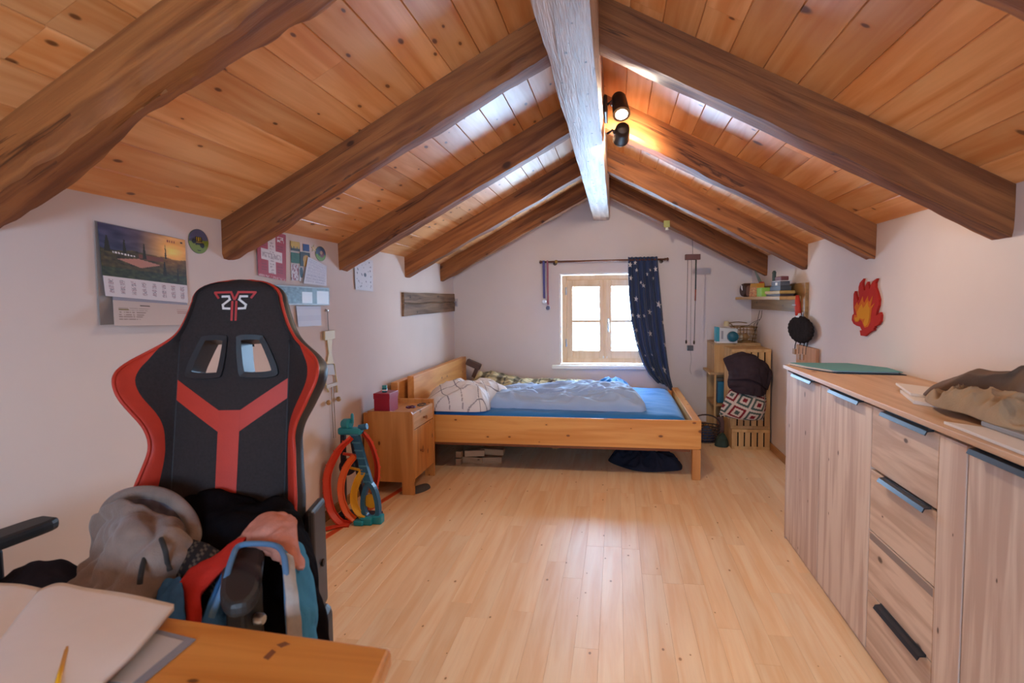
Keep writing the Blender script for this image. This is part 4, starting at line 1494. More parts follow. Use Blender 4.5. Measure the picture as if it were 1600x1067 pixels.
o = patch('salmon_shirt', [
    [(-0.809, 1.220, 0.795), (-0.781, 1.240, 0.805), (-0.741, 1.240, 0.804), (-0.708, 1.220, 0.804)],
    [(-0.822, 1.190, 0.774), (-0.766, 1.190, 0.795), (-0.718, 1.190, 0.797), (-0.685, 1.180, 0.792)],
    [(-0.841, 1.185, 0.755), (-0.767, 1.165, 0.773), (-0.710, 1.160, 0.784), (-0.666, 1.150, 0.777)],
    [(-0.836, 1.190, 0.744), (-0.748, 1.170, 0.758), (-0.673, 1.120, 0.767), (-0.647, 1.130, 0.754)],
    [(-0.799, 1.200, 0.733), (-0.727, 1.160, 0.749), (-0.653, 1.100, 0.750), (-0.636, 1.110, 0.741)]], pinkc, None, 40, 40, .010, .012, 15, 29.0)
tag(o, 'faded salmon shirt folded over the back of the right armrest', 'shirt')

# ================================================================ desk in the foreground
ZD = .735
D = thing('desk', 'orange brown wooden desk corner in the foreground', 'desk', (-.9, .4, 0))
e0, e1, e2 = Vector((-1.66, .985, ZD)), Vector((-.356, .886, ZD)), Vector((-.250, .05, ZD))
e3 = Vector((-1.66, .05, ZD))
o = prism('desk_top', [tuple(e0), tuple(e1), tuple(e2), tuple(e3)], (0, 0, -.032), desk_wood, D)
bevel(o, .008, 3)
for x, y in ((-1.60, .90), (-.46, .82), (-1.60, .12), (-.40, .12)):
    box('leg', (x - .03, y - .03, 0), (x + .03, y + .03, ZD - .032), desk_wood, D, bev=.004)
dk = flat('burn_mark', '#7a4420', .6)
prism('dark_mark', [(-0.546, 0.828, 0.736), (-0.535, 0.824, 0.736), (-0.535, 0.845, 0.736), (-0.545, 0.851, 0.736)], (0, 0, -.0009), dk, D)
prism('dark_mark', [(-0.545, 0.864, 0.736), (-0.533, 0.858, 0.736), (-0.524, 0.869, 0.736), (-0.536, 0.874, 0.736)], (0, 0, -.0009), dk, D)


def pagecol(u, v):
    return (219, 205, 198)


Bk = thing('open_book', 'open blank notebook with curved white pages on the desk', 'book', (-.98, .8, ZD))
pg = flat('page_white', '#d8cbc4', .8, spec=.15, noise_amt=.01)
zz = ZD + .012
patch('page_block', [
    [(-1.039, 0.906, 0.762), (-1.020, 0.927, 0.764), (-0.955, 0.917, 0.764), (-0.866, 0.915, 0.760), (-0.768, 0.908, 0.752)],
    [(-0.966, 0.780, 0.755), (-0.913, 0.787, 0.766), (-0.845, 0.779, 0.766), (-0.764, 0.767, 0.760), (-0.731, 0.785, 0.752)],
    [(-0.891, 0.653, 0.752), (-0.843, 0.667, 0.766), (-0.777, 0.664, 0.766), (-0.729, 0.667, 0.760), (-0.711, 0.688, 0.752)],
    [(-0.830, 0.536, 0.752), (-0.757, 0.530, 0.766), (-0.694, 0.522, 0.766), (-0.657, 0.526, 0.760), (-0.665, 0.562, 0.752)]], pg, Bk, 30, 30, .012, 0)
patch('page_block', [
    [(-1.290, 0.874, 0.752), (-1.224, 0.901, 0.762), (-1.142, 0.905, 0.766), (-1.085, 0.904, 0.768), (-1.043, 0.908, 0.761)],
    [(-1.204, 0.767, 0.752), (-1.142, 0.789, 0.762), (-1.058, 0.784, 0.766), (-1.002, 0.779, 0.768), (-0.970, 0.781, 0.754)],
    [(-1.087, 0.637, 0.752), (-1.039, 0.658, 0.762), (-0.976, 0.661, 0.766), (-0.925, 0.652, 0.768), (-0.892, 0.653, 0.752)],
    [(-0.996, 0.510, 0.752), (-0.931, 0.517, 0.762), (-0.879, 0.520, 0.766), (-0.846, 0.523, 0.768), (-0.831, 0.536, 0.752)]], pg, Bk, 30, 30, .012, 0)
paperw = flat('paper_white', '#d9cfc8', .7, noise_amt=.015)
Fo = thing('document_folder', 'grey document sleeve with printed sheet under the open notebook', 'folder', (-.73, .8, ZD))
gp = flat('folder_grey', '#85848c', .5)
prism('sleeve', [(-0.803, 0.878, 0.738), (-0.685, 0.855, 0.738), (-0.682, 0.729, 0.738), (-0.790, 0.734, 0.738)], (0, 0, -.0015), gp, Fo)
prism('printed_sheet', [(-0.779, 0.861, 0.739), (-0.701, 0.846, 0.739), (-0.697, 0.734, 0.739), (-0.786, 0.736, 0.739)], (0, 0, -.0008), flat('sheet_grey', '#b5aaa4', .7), Fo)
XF.append(Matrix.Identity(4))
Pn = thing('pencil', 'yellow pencil lying on the open notebook page', 'pencil', (-0.779, 0.706, 0.776))
tube('pencil_barrel', [(-0.811, 0.740, 0.774), (-0.737, 0.652, 0.774)], .0045, flat('pencil_yellow', '#d99a1e', .4), Pn, 6)
lathe('eraser_end', [(0, 0), (.0042, 0), (.0042, .008), (.003, .010), (0, .010)], (-0.811, 0.740, 0.774), flat('pencil_ferrule', '#c98a2a', .4), Pn, tuple(Vector((-0.811, 0.740, 0.774)) - Vector((-0.737, 0.652, 0.774))), 10)
XF.pop()

# ================================================================ things on the left wall
XW = XL + .002


def LWp(y, z, off=.002):
    return (XL + off, y, z)


def fbm(x, y, s=0.0):
    return noise.noise(Vector((x, y, s))) + .5 * noise.noise(Vector((x * 2.1, y * 2.1, s + 3)))


def sunset(u, v):
    # dusk sky, glowing sun at right, garden with pale terrace
    sx, sy = .80, .30
    d = math.hypot((u - sx) * 1.5, v - sy)
    if v < .46 + .05 * fbm(u * 4, 0):
        c = [70 - 20 * v + 120 * max(0, u - .2), 62 + 70 * max(0, u - .25), 92 - 20 * u]
        n = fbm(u * 4, v * 9, 2) * 24
        c = [k + n for k in c]
        g = max(0, 1 - d / .62)
        c = [c[0] + 170 * g, c[1] + 120 * g, c[2] + 30 * g]
    else:
        n = fbm(u * 14, v * 16, 4)
        c = [74 + 30 * n, 62 + 28 * n, 34 + 12 * n]
        g = max(0, 1 - d / .5)
        c = [c[0] + 120 * g, c[1] + 55 * g, c[2] + 8 * g]
        if v > .82: c = [58 + 26 * n, 62 + 28 * n, 40 + 14 * n]
    if .58 + .25 * abs(u - .40) < v < .60 + .14 * (1 - abs(u - .42) / .3) + .02 and .14 < u < .68: c = [188, 128, 108]
    if .40 < u < .70 and .48 < v < .58 - .1 * abs(u - .55): c = [122, 70, 52]
    for tx, tw, tt in ((.07, .035, .22), (.25, .022, .24), (.47, .022, .26), (.71, .026, .55), (.73, .012, .2), (.88, .018, .66)):
        hh = (v - tt) / .3
        if 0 < hh < 1 and abs(u - tx) < tw * (.25 + .75 * hh) + .004 * fbm(u * 60, v * 60): c = [44, 38, 22]
    if .12 < u < .36 and .505 < v - .10 * (u - .12) < .535 and int(u * 90) % 3: c = [232, 222, 216]
    if .75 < u < .86 and .045 < v - .03 < .09 and int(u * 70) % 2: c = [150, 40, 40]
    if .93 < u < .96 and .07 < v < .10: c = [40, 30, 30]
    return tuple(max(0, min(255, k)) for k in c)


def cal_grid(u, v):
    c = (216, 206, 208)
    for k in range(8):
        cx = .07 + k * .122
        if abs(u - cx) < .025 + .008 * fbm(k * 3.1, v * 30) and .12 < v < .82 and (v * 14) % 1 < .55:
            r = noise.noise(Vector((u * 140, v * 90, k)))
            if r > -.15: c = (150, 110, 120) if (k + int(v * 14)) % 3 else (120, 112, 124)
    return c


def flap_col(u, v):
    c = (206, 193, 188)
    if .28 < u < .40 and .15 < v < .20: c = (70, 60, 58)
    if .05 < u < .45 and .28 < v < .82 and (v * 11) % 1 < .4 and u < .46 - .25 * v and fbm(u * 60, v * 3) > -.3: c = (150, 134, 128)
    if .05 < u < .16 and .32 < v < .40: c = (138, 126, 92)
    if .72 < u < .97 and .2 < v < .5 and (v * 12) % 1 < .35: c = (176, 140, 134)
    if .86 < u < .91 and .88 < v < .95: c = (60, 52, 52)
    return c


Cal = thing('wall_calendar', 'sunset villa photo calendar hanging on the left wall', 'calendar', LWp(1.95, 1.23))
printed('photo_page', (XL + .010, 1.748, 1.566), (XL + .008, 2.158, 1.546), (XL + .012, 2.153, 1.366), (XL + .014, 1.752, 1.390), 170, 84, sunset, paper_print, Cal)
printed('month_page', (XL + .0145, 1.753, 1.390), (XL + .0125, 2.153, 1.366), (XL + .015, 2.152, 1.296), (XL + .017, 1.756, 1.322), 170, 40, cal_grid, paper_print, Cal)
printed('binding_strip', (XL + .012, 1.79, 1.322), (XL + .010, 2.152, 1.296), (XL + .010, 2.152, 1.278), (XL + .012, 1.79, 1.305), 4, 2, lambda u, v: (150, 142, 152), paper_print, Cal)
printed('bottom_page', (XL + .012, 1.79, 1.308), (XL + .010, 2.20, 1.284), (XL + .05, 2.17, 1.208), (XL + .055, 1.745, 1.222), 150, 50, flap_col, paper_print, Cal)
printed('back_card', (XL + .004, 1.742, 1.57), (XL + .004, 2.155, 1.548), (XL + .005, 2.150, 1.225), (XL + .005, 1.74, 1.225), 4, 4, lambda u, v: (150, 138, 132), paper_print, Cal)


def sticker(name, y, z, ry, rz, colf, label):
    vs, cols, f = [(XL + .003, y, z)], [colf(0, 0)], []
    R, S = 26, 64
    for k in range(1, R + 1):
        for i in range(S):
            a = 2 * math.pi * i / S
            u, v = math.cos(a) * k / R, math.sin(a) * k / R
            vs.append((XL + .003, y + u * ry, z + v * rz))
            cols.append(colf(u, v))
    for i in range(S): f.append((0, 1 + i, 1 + (i + 1) % S))
    for k in range(R - 1):
        for i in range(S):
            j = (i + 1) % S
            f.append((1 + k * S + i, 1 + (k + 1) * S + i, 1 + (k + 1) * S + j, 1 + k * S + j))
    b = len(vs)
    for i in range(S):
        q = vs[1 + (R - 1) * S + i]
        vs.append((XL + .0005, q[1], q[2]))
        cols.append((80, 80, 80))
    for i in range(S):
        j = (i + 1) % S
        f.append((1 + (R - 1) * S + i, b + i, b + j, 1 + (R - 1) * S + j))
    o = mesh(name, vs, f, paper_print, None, False, colors=cols)
    tag(o, label, 'sticker', 'round tractor stickers')


def tractor(u, v):
    if u * u + v * v > .93: return (120, 120, 60)
    c = (122, 138, 44) if v < .05 + .1 * u else (92, 92, 122)
    if v > .05 + .1 * u and v < .35 - .3 * abs(u + .2): c = (70, 66, 84)
    if -.35 < u < .35 and -.3 < v < .38: c = (40, 34, 28)
    if -.22 < u < .22 and .02 < v < .34 and abs(abs(u) - .12) > .05: c = (196, 166, 40)
    if -.25 < u < .4 and -.12 < v < -.03: c = (150, 120, 36)
    if -.15 < u < .2 and -.78 < v < -.70: c = (40, 44, 30)
    if math.hypot(u - .35, v + .3) < .22 or math.hypot(u + .5, v + .02) < .2: c = (30, 26, 28)
    return c


def farm(u, v):
    if u * u + v * v > .92: return (120, 130, 70)
    c = (104, 140, 46) if v < -.1 else (70, 84, 112)
    if math.hypot(u - .2, v + .05) < .45: c = (120, 50, 40)
    if math.hypot(u - .1, v - .15) < .25: c = (190, 150, 120)
    if math.hypot(u + .3, v + .1) < .22: c = (40, 44, 40)
    return c


sticker('round_sticker', 2.247, 1.549, .060, .050, tractor, 'round tractor sticker on the wall between calendar and rafter')
sticker('round_sticker', 3.291, 1.576, .062, .043, farm, 'round farm sticker above the pinned lined note')


def cross_card(u, v):
    c = (172, 30, 44)
    n = fbm(u * 20, v * 20)
    if (.36 < u < .62 and .08 < v < .90) or (.12 < u < .86 and .42 < v < .64):
        c = (222, 208, 206)
        if (.16 < u < .82 and .48 < v < .58 or .42 < u < .56 and (v * 16) % 1 < .5) and n > -.1: c = (176, 156, 156)
    elif .68 < u < .92 and .08 < v < .2 and n > .05: c = (228, 214, 214)
    elif (.12 < u < .3 or .68 < u < .88) and (.26 < v < .38 or .68 < v < .86) and (v * 18) % 1 < .5: c = (140, 22, 34)
    if v > .95: c = (200, 150, 150) if n > 0 else c
    return c


o = printed('cross_card', LWp(2.655, 1.66, .004), LWp(2.915, 1.645, .004), LWp(2.895, 1.405, .008), LWp(2.650, 1.425, .008), 80, 76, cross_card, paper_print)
tag(o, 'red card with white cross pinned beside the big rafter', 'card')


def qcard(name, y0, y1, z0, z1, colf, label, off=.003, tilt=0.0):
    o = printed(name, LWp(y0, z1 + tilt, off), LWp(y1, z1 - tilt, off), LWp(y1, z0 - tilt, off), LWp(y0, z0 + tilt, off), 30, 24, colf, paper_print)
    tag(o, label, 'card', 'small picture cards on the left wall')


qcard('picture_card', 2.962, 3.055, 1.570, 1.620, lambda u, v: (52, 46, 34) if v > .72 or (v > .5 and fbm(u * 9, 1) > .1) else (206, 164, 36), 'small yellow picture card at the top of the card group')
qcard('picture_card', 3.092, 3.157, 1.578, 1.616, lambda u, v: (34, 54, 120), 'small plain blue card beside the yellow one')
qcard('picture_card', 2.962, 3.050, 1.505, 1.560, lambda u, v: (40, 86, 50) if fbm(u * 8, v * 8) > -.3 else (58, 104, 62), 'small dark green card under the yellow one')
qcard('picture_card', 3.055, 3.162, 1.492, 1.570, lambda u, v: (196, 146, 40) if math.hypot(u - .6, v - .5) < .32 or (v > .6 and u > .3) else (42, 36, 26), 'small dark card with a golden figure right of the green one')
qcard('picture_card', 2.958, 3.030, 1.412, 1.497, lambda u, v: (210, 200, 204) if fbm(u * 6, v * 5) > -.1 else (140, 74, 92), 'small pale pink picture card at the bottom of the group')
qcard('picture_card', 3.038, 3.085, 1.408, 1.485, lambda u, v: (30, 46, 58) if math.hypot(u - .5, v - .35) < .4 else (206, 200, 200), 'small white card with a dark round figure beside the pink one')


def star_bit():
    pts = []
    for k in range(10):
        a = math.pi / 2 + k * math.pi / 5
        r = .030 if k % 2 == 0 else .013
        pts.append((XL + .001, 3.215 + math.cos(a) * r * 1.2, 1.600 + math.sin(a) * r * .75))
    tag(prism('paper_star', pts, (.002, 0, 0), flat('straw_star', '#cdb98e', .7)), 'tiny beige paper star left of the round farm sticker', 'ornament')


star_bit()


def lined(u, v):
    if .06 < u < .94 and .06 < v < .94 and (v * 17) % 1 < .35 and fbm(u * 40, int(v * 17) * 3.1) > -.25: return (158, 162, 186)
    return (214, 214, 226)


o = printed('lined_note', LWp(3.135, 1.548, .006), LWp(3.352, 1.508, .006), LWp(3.322, 1.388, .016), LWp(3.066, 1.398, .012), 70, 60, lined, paper_print)
tag(o, 'white written note pinned askew above the photo strip', 'paper')


def photo_strip(u, v):
    n = fbm(u * 22, v * 10, 7)
    c = (60 + 50 * n, 66 + 55 * n, 66 + 55 * n)
    if .50 < u < .68 and .28 < v < .9: c = (220, 226, 232)
    if .76 < u < .985 and .22 < v < .92: c = (218, 224, 230)
    if .68 < u < .76: c = (78, 88, 92)
    if v > .92: c = (150, 150, 152)
    if v < .06: c = (140, 140, 142)
    return tuple(max(0, min(255, k)) for k in c)


o = printed('photo_strip', LWp(2.72, 1.385, .012), LWp(3.357, 1.379, .012), LWp(3.352, 1.276, .012), LWp(2.72, 1.284, .012), 120, 36, photo_strip, printmat('glossy_photo', .45, .3), thick=.004)
tag(o, 'long glossy photo strip mounted below the note and cards', 'photo')
o = printed('blank_note', LWp(2.99, 1.274, .006), LWp(3.262, 1.272, .006), LWp(3.248, 1.160, .014), LWp(2.999, 1.163, .010), 40, 30, lambda u, v: (190, 192, 210) if (v * 16) % 1 < .2 else (206, 206, 220), paper_print)
tag(o, 'pale blue ruled sheet hanging under the photo strip', 'paper')


_dr = random.Random(5)
DOTS = [(_dr.uniform(.1, .9), _dr.uniform(.06, .94), _dr.uniform(.012, .034)) for _ in range(30)]


def dots(u, v):
    for cx, cy, r in DOTS:
        if math.hypot((u - cx) * 1.2, v - cy) < r: return (104, 96, 106)
    if math.hypot(u - .55, (v - .5) * 1.1) < .07: return (84, 78, 88)
    return (206, 198, 202)


o = printed('dotted_drawing', LWp(3.734, 1.585, .006), LWp(4.046, 1.585, .006), LWp(4.030, 1.366, .008), LWp(3.742, 1.376, .008), 64, 56, dots, paper_print)
tag(o, 'white sheet with dark dot drawing under the third rafter', 'drawing')

# wooden figure with dangling cords
Fg = thing('jumping_jack', 'pale wooden string figure hanging on the left wall', 'ornament', LWp(3.35, 1.13))
fw = flat('figure_wood', '#dccfa6', .6)
box('head_block', (XL + .002, 3.285, 1.070), (XL + .016, 3.415, 1.125), fw, Fg, bev=.003)
prism('torso', [LWp(3.325, 1.07), LWp(3.385, 1.07), LWp(3.375, .99), LWp(3.40, .92), LWp(3.31, .93), LWp(3.34, .99)], (.008, 0, 0), fw, Fg)
prism('skirt', [LWp(3.305, .925), LWp(3.405, .915), LWp(3.42, .85), LWp(3.30, .865)], (.008, 0, 0), flat('figure_grey', '#b9b4ae', .6), Fg)
for pts in ([(3.305, .93), (3.285, .82), (3.32, .76)], [(3.40, .92), (3.43, .81), (3.43, .74)]):
    tube('limb', [LWp(y, z, .008) for y, z in pts], .006, fw, Fg, 6)
box('base_bar', (XL + .002, 3.29, .785), (XL + .014, 3.43, .805), flat('figure_bar', '#c9bfae', .6), Fg)
for y, z in ((3.30, .70), (3.43, .70)):
    lathe('bead', [(0, -.016), (.011, -.012), (.016, 0), (.011, .012), (0, .016)], LWp(y, z, .018), flat('bead_wood', '#c2a070', .5), Fg, seg=12)
tube('pull_cord', [LWp(3.365, .785, .008), LWp(3.36, .65, .008), LWp(3.37, .47, .008), LWp(3.395, .465, .008), LWp(3.39, .65, .008), LWp(3.385, .785, .008)], .0022, flat('cord_beige', '#a08c78', .8), Fg, 6)
lathe('wall_hook', [(0, 0), (.009, 0), (.009, .004), (.003, .006), (.003, .016), (0, .016)], LWp(3.335, 1.245, .0), steel, Fg, (1, 0, 0), 12)
tube('hanging_cord', [LWp(3.335, 1.245, .012), LWp(3.342, 1.19, .008), LWp(3.35, 1.126, .006)], .0018, flat('cord_grey', '#77706c', .8), Fg, 6)

# weathered plank and small box in the corner
def plank():
    vs, f = [], []
    n = 30
    prof = [(.001, 1.0), (.020, 1.0), (.022, .56), (.012, .53), (.012, .51), (.022, .48), (.020, 0), (.001, 0)]
    m = len(prof)
    for i in range(n + 1):
        t = i / n
        y = 4.62 + (6.165 - 4.62) * t
        z0 = 1.176 + .012 * t
        z1 = 1.366 + .004 * t
        for x, k in prof:
            wv = noise.noise(Vector((y * 2.5, k * 1.3, 3))) * .004
            ck = .012 * noise.noise(Vector((y * 1.6, 8, 1))) if .4 < k < .6 else 0
            vs.append((XL + x + (wv if x > .005 else 0), y, z0 + (z1 - z0) * k + wv + ck))
    for i in range(n):
        for j in range(m):
            k = (j + 1) % m
            f.append((i * m + j, i * m + k, (i + 1) * m + k, (i + 1) * m + j))
    f.append(tuple(range(m)))
    f.append(tuple(n * m + j for j in range(m)))
    o = fixnormals(mesh('wall_plank', vs, f, old_wood))
    tag(o, 'weathered cracked wooden plank fixed to the left wall above the bed', 'plank')


plank()
Th = thing('wall_sensor', 'small white wall sensor in the room corner by the weathered plank', 'sensor', (-1.66, 6.19, 1.23))
box('sensor_body', (-1.698, 6.17, 1.235), (-1.655, 6.199, 1.320), flat('sensor_white', '#b9b0b4', .5), Th, bev=.004)
box('sensor_grille', (-1.692, 6.167, 1.245), (-1.662, 6.1695, 1.290), flat('sensor_grey', '#8d8794', .5), Th)

# ================================================================ curtain, rod, ribbons
Rd = thing('curtain_rod', 'thin dark brass curtain rod above the window', 'curtain rod', (-.13, 6.13, 1.68))
rodm = flat('rod_brown', '#6e4434', .4, .3)
tube('rod', [(-.735, 6.13, 1.680), (.47, 6.13, 1.680)], .0095, rodm, Rd, 12)
for s, x in ((-1, -.735), (1, .47)):
    lathe('finial', [(0, -.004), (.013, -.004), (.014, .008), (.010, .014), (.018, .022), (.015, .034), (0, .040)], (x, 6.13, 1.680), rodm, Rd, (s, 0, 0), 14)
for x in (-.62, .44):
    B_ = tube('bracket', [(x, 6.195, 1.665), (x, 6.15, 1.665), (x, 6.131, 1.668)], .006, dark_bronze, Rd, 8)
    lathe('bracket_rose', [(0, 0), (.020, 0), (.018, .006), (0, .008)], (x, 6.199, 1.665), dark_bronze, B_, (0, -1, 0), 16)
lathe('rod_ring', [(.010, -.012), (.017, -.012), (.017, .012), (.010, .012)], (-.60, 6.13, 1.680), flat('brass_ring', '#b08a4a', .3, .9), Rd, (1, 0, 0), 16)

navyc = flat('navy_curtain', '#38425f', .85, spec=.12, noise_amt=.08, nscale=6, bump=.3, bscale=160, sheen=.15)


def curtain_pt(u, v):
    """u across, v down"""
    xl = interp(v, [0, .1, .3, .5, .7, .85, .93, 1], [.115, .115, .122, .145, .195, .26, .32, .40])
    xr = interp(v, [0, .1, .3, .5, .7, .85, 1], [.40, .412, .44, .465, .495, .525, .578])
    x = xl + (xr - xl) * u
    zt = 1.712 - .006 * abs(math.sin(u * 23))
    zb = .46 - .145 * u ** 2.2
    z = zt + (zb - zt) * v
    amp = interp(v, [0, .06, .3, 1], [.012, .018, .030, .034])
    ph = u * 2 * math.pi * 4.6 + .8 * noise.noise(Vector((u * 2, v * 1.2, 3)))
    y = 6.128 - amp * math.sin(ph) - .012 * math.sin(ph * 2.3 + v * 3) * min(1, v * 4) - .05 * v * v
    if v < .03: y = 6.128 - .016 * math.sin(u * 60) * .8
    return Vector((x, y, z))


Cu = thing('star_curtain', 'navy blue curtain with pale stars gathered at the right of the window', 'curtain', (.30, 6.12, .35))
nu, nv = 110, 90
vs, f = [], []
for side in (0, 1):
    for j in range(nv + 1):
        for i in range(nu + 1):
            p = curtain_pt(i / nu, j / nv)
            vs.append(p + Vector((0, .003 * side, 0)))
w_ = nu + 1
S_ = w_ * (nv + 1)
for j in range(nv):
    for i in range(nu):
        q = j * w_ + i
        f.append((q, q + w_, q + w_ + 1, q + 1))
        f.append((q + S_, q + 1 + S_, q + w_ + 1 + S_, q + w_ + S_))
rim = [j * w_ for j in range(nv + 1)] + [nv * w_ + i for i in range(1, nu + 1)] + [j * w_ + nu for j in range(nv - 1, -1, -1)] + [i for i in range(nu - 1, 0, -1)]
for k in range(len(rim)):
    a, b = rim[k], rim[(k + 1) % len(rim)]
    f.append((a, b, b + S_, a + S_))
fixnormals(mesh('curtain_cloth', vs, f, navyc, Cu, True))
starm = flat('star_print', '#d8ccc6', .85, spec=.1)
stars = [(.07, .06, .024), (.24, .045, .018), (.90, .09, .020), (.08, .165, .022), (.28, .105, .016), (.62, .13, .016), (.72, .10, .012), (.80, .16, .016), (.40, .20, .014), (.47, .22, .018), (.22, .33, .024), (.90, .345, .027),
         (.60, .42, .024), (.24, .465, .020), (.42, .46, .016), (.06, .46, .016), (.98, .47, .016), (.10, .58, .020), (.52, .59, .024), (.97, .63, .020), (.04, .68, .018), (.30, .88, .022), (.80, .835, .032), (.40, .95, .020), (.62, .985, .018), (.45, .76, .010), (.20, .78, .010)]
for su, sv, r in stars:
    r *= 1.45
    vs, f = [], []
    w0 = .285
    c = [(0, 0)]
    rot = random.uniform(-.25, .25)
    for k in range(10):
        a = math.pi / 2 + k * math.pi / 5 + rot
        rr = r if k % 2 == 0 else r * .42
        c.append((math.cos(a) * rr, math.sin(a) * rr))
    fine = [(0, 0)]
    ring1 = []
    for k in range(10):
        p, q = c[1 + k], c[1 + (k + 1) % 10]
        ring1 += [p, ((p[0] + q[0]) / 2, (p[1] + q[1]) / 2)]
    rings = [[(x * t, y * t) for x, y in ring1] for t in (.33, .66, 1.0)]
    pts = [(0, 0)] + [p for R_ in rings for p in R_]
    for x, z in pts:
        wu = max(.12, .40 - .115)
        u2, v2 = min(1, max(0, su + x / wu * .62)), min(1, max(0, sv - z / 1.3))
        p = curtain_pt(u2, v2)
        e = curtain_pt(min(1, u2 + .01), v2) - curtain_pt(max(0, u2 - .01), v2)
        n = Vector((-e.y, 0, 0)) * 0 + Vector((e.y, -e.x, 0)).normalized()
        vs.append(p + n * .0022)
    m = len(ring1)
    for k in range(m): f.append((0, 1 + k, 1 + (k + 1) % m))
    for r_ in range(2):
        for k in range(m):
            k2 = (k + 1) % m
            f.append((1 + r_ * m + k, 1 + (r_ + 1) * m + k, 1 + (r_ + 1) * m + k2, 1 + r_ * m + k2))
    fixnormals(mesh('star', vs, f, starm, Cu))

for x, z, w, col, lab in ((-.728, 1.30, .011, '#4f4a86', 'violet medal ribbon hanging at the left end of the curtain rod'), (-.690, 1.235, .009, '#9a5560', 'red medal ribbon hanging beside the violet one on the curtain rod')):
    R_ = thing('medal_ribbon', lab, 'medal', (x, 6.12, z), 'medal ribbons on the curtain rod')
    m_ = flat('ribbon_' + col[1:], col, .6)
    sweep('ribbon', [(x, 6.146, z + .02), (x, 6.147, 1.66), (x, 6.143, 1.690), (x, 6.128, 1.6935), (x, 6.117, 1.688), (x, 6.114, 1.66), (x + .004, 6.128, z + .01)], rect(w, .001), m_, R_, up=(0, -1, 0), smooth=False)
    lathe('medal', [(0, -.004), (.020, -.004), (.022, 0), (.020, .004), (0, .004)], (x + .002, 6.132, z - .022), flat('medal_metal_' + col[1:], '#5d5560' if x > -.7 else '#c9c2c6', .3, .7), R_, (0, 1, 0), 18)

# pulley toy hanging from the gable wall
Pu = thing('hanging_pulley', 'dark red wooden block with thin hanging cords in front of the gable wall', 'ornament', (0.6776, 5.62, 1.6613))
dr = flat('dark_red_wood', '#5d2f2b', .55)
cordm = flat('dark_cord', '#3b3634', .8)
box('top_block', (0.6079, 5.59, 1.6371), (0.7379, 5.65, 1.6854), dr, Pu, bev=.003)
tube('hanger', [(0.6729, 5.62, 1.6854), (0.6729, 5.65, 1.835)], .002, cordm, Pu, 6)
tube('cord', [(0.6311, 5.62, 1.6371), (0.6284, 5.62, 1.2529), (0.6237, 5.62, 0.9141)], .0022, cordm, Pu, 6)
tube('cord', [(0.6636, 5.62, 1.6371), (0.6608, 5.62, 0.8677)], .0016, flat('pale_cord', '#7a706c', .8), Pu, 6)
tube('cord', [(0.7026, 5.62, 1.6371), (0.7008, 5.62, 1.3735)], .0065, flat('spring_dark', '#33393a', .5), Pu, 8)
tube('cord', [(0.7008, 5.62, 1.3735), (0.6989, 5.62, 1.2714)], .0060, flat('cord_red', '#8a3a2c', .7), Pu, 8)
tube('cord', [(0.6989, 5.62, 1.2714), (0.6924, 5.62, 0.9095)], .0026, cordm, Pu, 6)
for x, z in ((.6230, .898), (.6915, .893)):
    lathe('cord_bob', [(0, .022), (.006, .018), (.009, 0), (.005, -.014), (0, -.016)], (x, 5.62, z), dark_bronze, Pu, seg=10)
box('weight_block', (0.6311, 5.605, 0.8213), (0.6850, 5.635, 0.8686), flat('slate_block', '#4a4a50', .6), Pu, bev=.003)
tube('tail_cord', spline([(0.6608, 5.62, 0.8213), (0.6729, 5.65, 0.7424), (0.6636, 5.66, 0.6496), (0.6757, 5.66, 0.6032)], 6), .0016, flat('tail_cord', '#8a7a74', .8), Pu, 6)

# ornament on the far right rafter
Or = thing('rafter_charm', 'small olive square charm hung under the right rafter near the gable', 'ornament', (.44, 5.5, 1.93))
box('charm_plate', (.415, 5.555, 1.925), (.468, 5.566, 1.985), flat('olive_charm', '#a3a054', .5), Or, bev=.003)
box('charm_tag', (.428, 5.553, 1.900), (.455, 5.564, 1.9245), flat('charm_white', '#cfcab8', .5), Or, bev=.003)

# ================================================================ right wall: shelf, disc, flame
Sh = thing('wall_shelf', 'brown wooden wall shelf with high back board on the right wall', 'shelf', (1.2, 5.25, 1.25))
box('back_board', (1.276, 4.42, 1.187), (1.2995, 6.09, 1.392), shelf_wood, Sh, bev=.002)
box('shelf_board', (1.135, 4.52, 1.276), (1.2755, 6.12, 1.300), wood('shelf_edge', '#c39b66', '#a37c4a', 'Y', .5, .9, .1), Sh, bev=.002)
box('bracket', (1.278, 4.424, 1.06), (1.2995, 4.46, 1.1865), shelf_wood, Sh, bev=.002)
# items on the shelf, from the gable towards the room
zs = 1.3005
Bg = thing('brown_drum', 'brown drum-shaped leather pouch with white stripes at the far end of the shelf', 'pouch', (1.20, 5.85, zs))
lathe('pouch_body', [(0, 0), (.055, 0), (.062, .02), (.062, .14), (.055, .16), (0, .16)], (1.135, 5.80, zs + .0625), flat('leather_brown', '#4a2f26', .6, bump=.2), Bg, (1, 0.25, 0), 28)
for k in range(4):
    tube('stripe', [(1.133 - .003, 5.775 + k * .013, zs + .06 + k * .006), (1.134 - .003, 5.79 + k * .013, zs + .10 + k * .004)], .0035, white_paint, Bg, 6)
o = box('brown_pouch', (1.15, 5.62, zs), (1.24, 5.72, zs + .10), flat('leather_tan', '#6b4230', .6, bump=.3), bev=.02, seg=3)
tag(o, 'soft tan brown leather pouch beside the drum pouch', 'pouch')
Ft = thing('red_lighter_toy', 'red toy figure with a grey feather on the shelf behind the orange bag', 'toy', (1.25, 5.55, zs))
lathe('toy_body', [(0, 0), (.028, 0), (.03, .03), (.025, .115), (.018, .13), (0, .13)], (1.248, 5.56, zs), flat('toy_body_red', '#a5352a', .4), Ft)
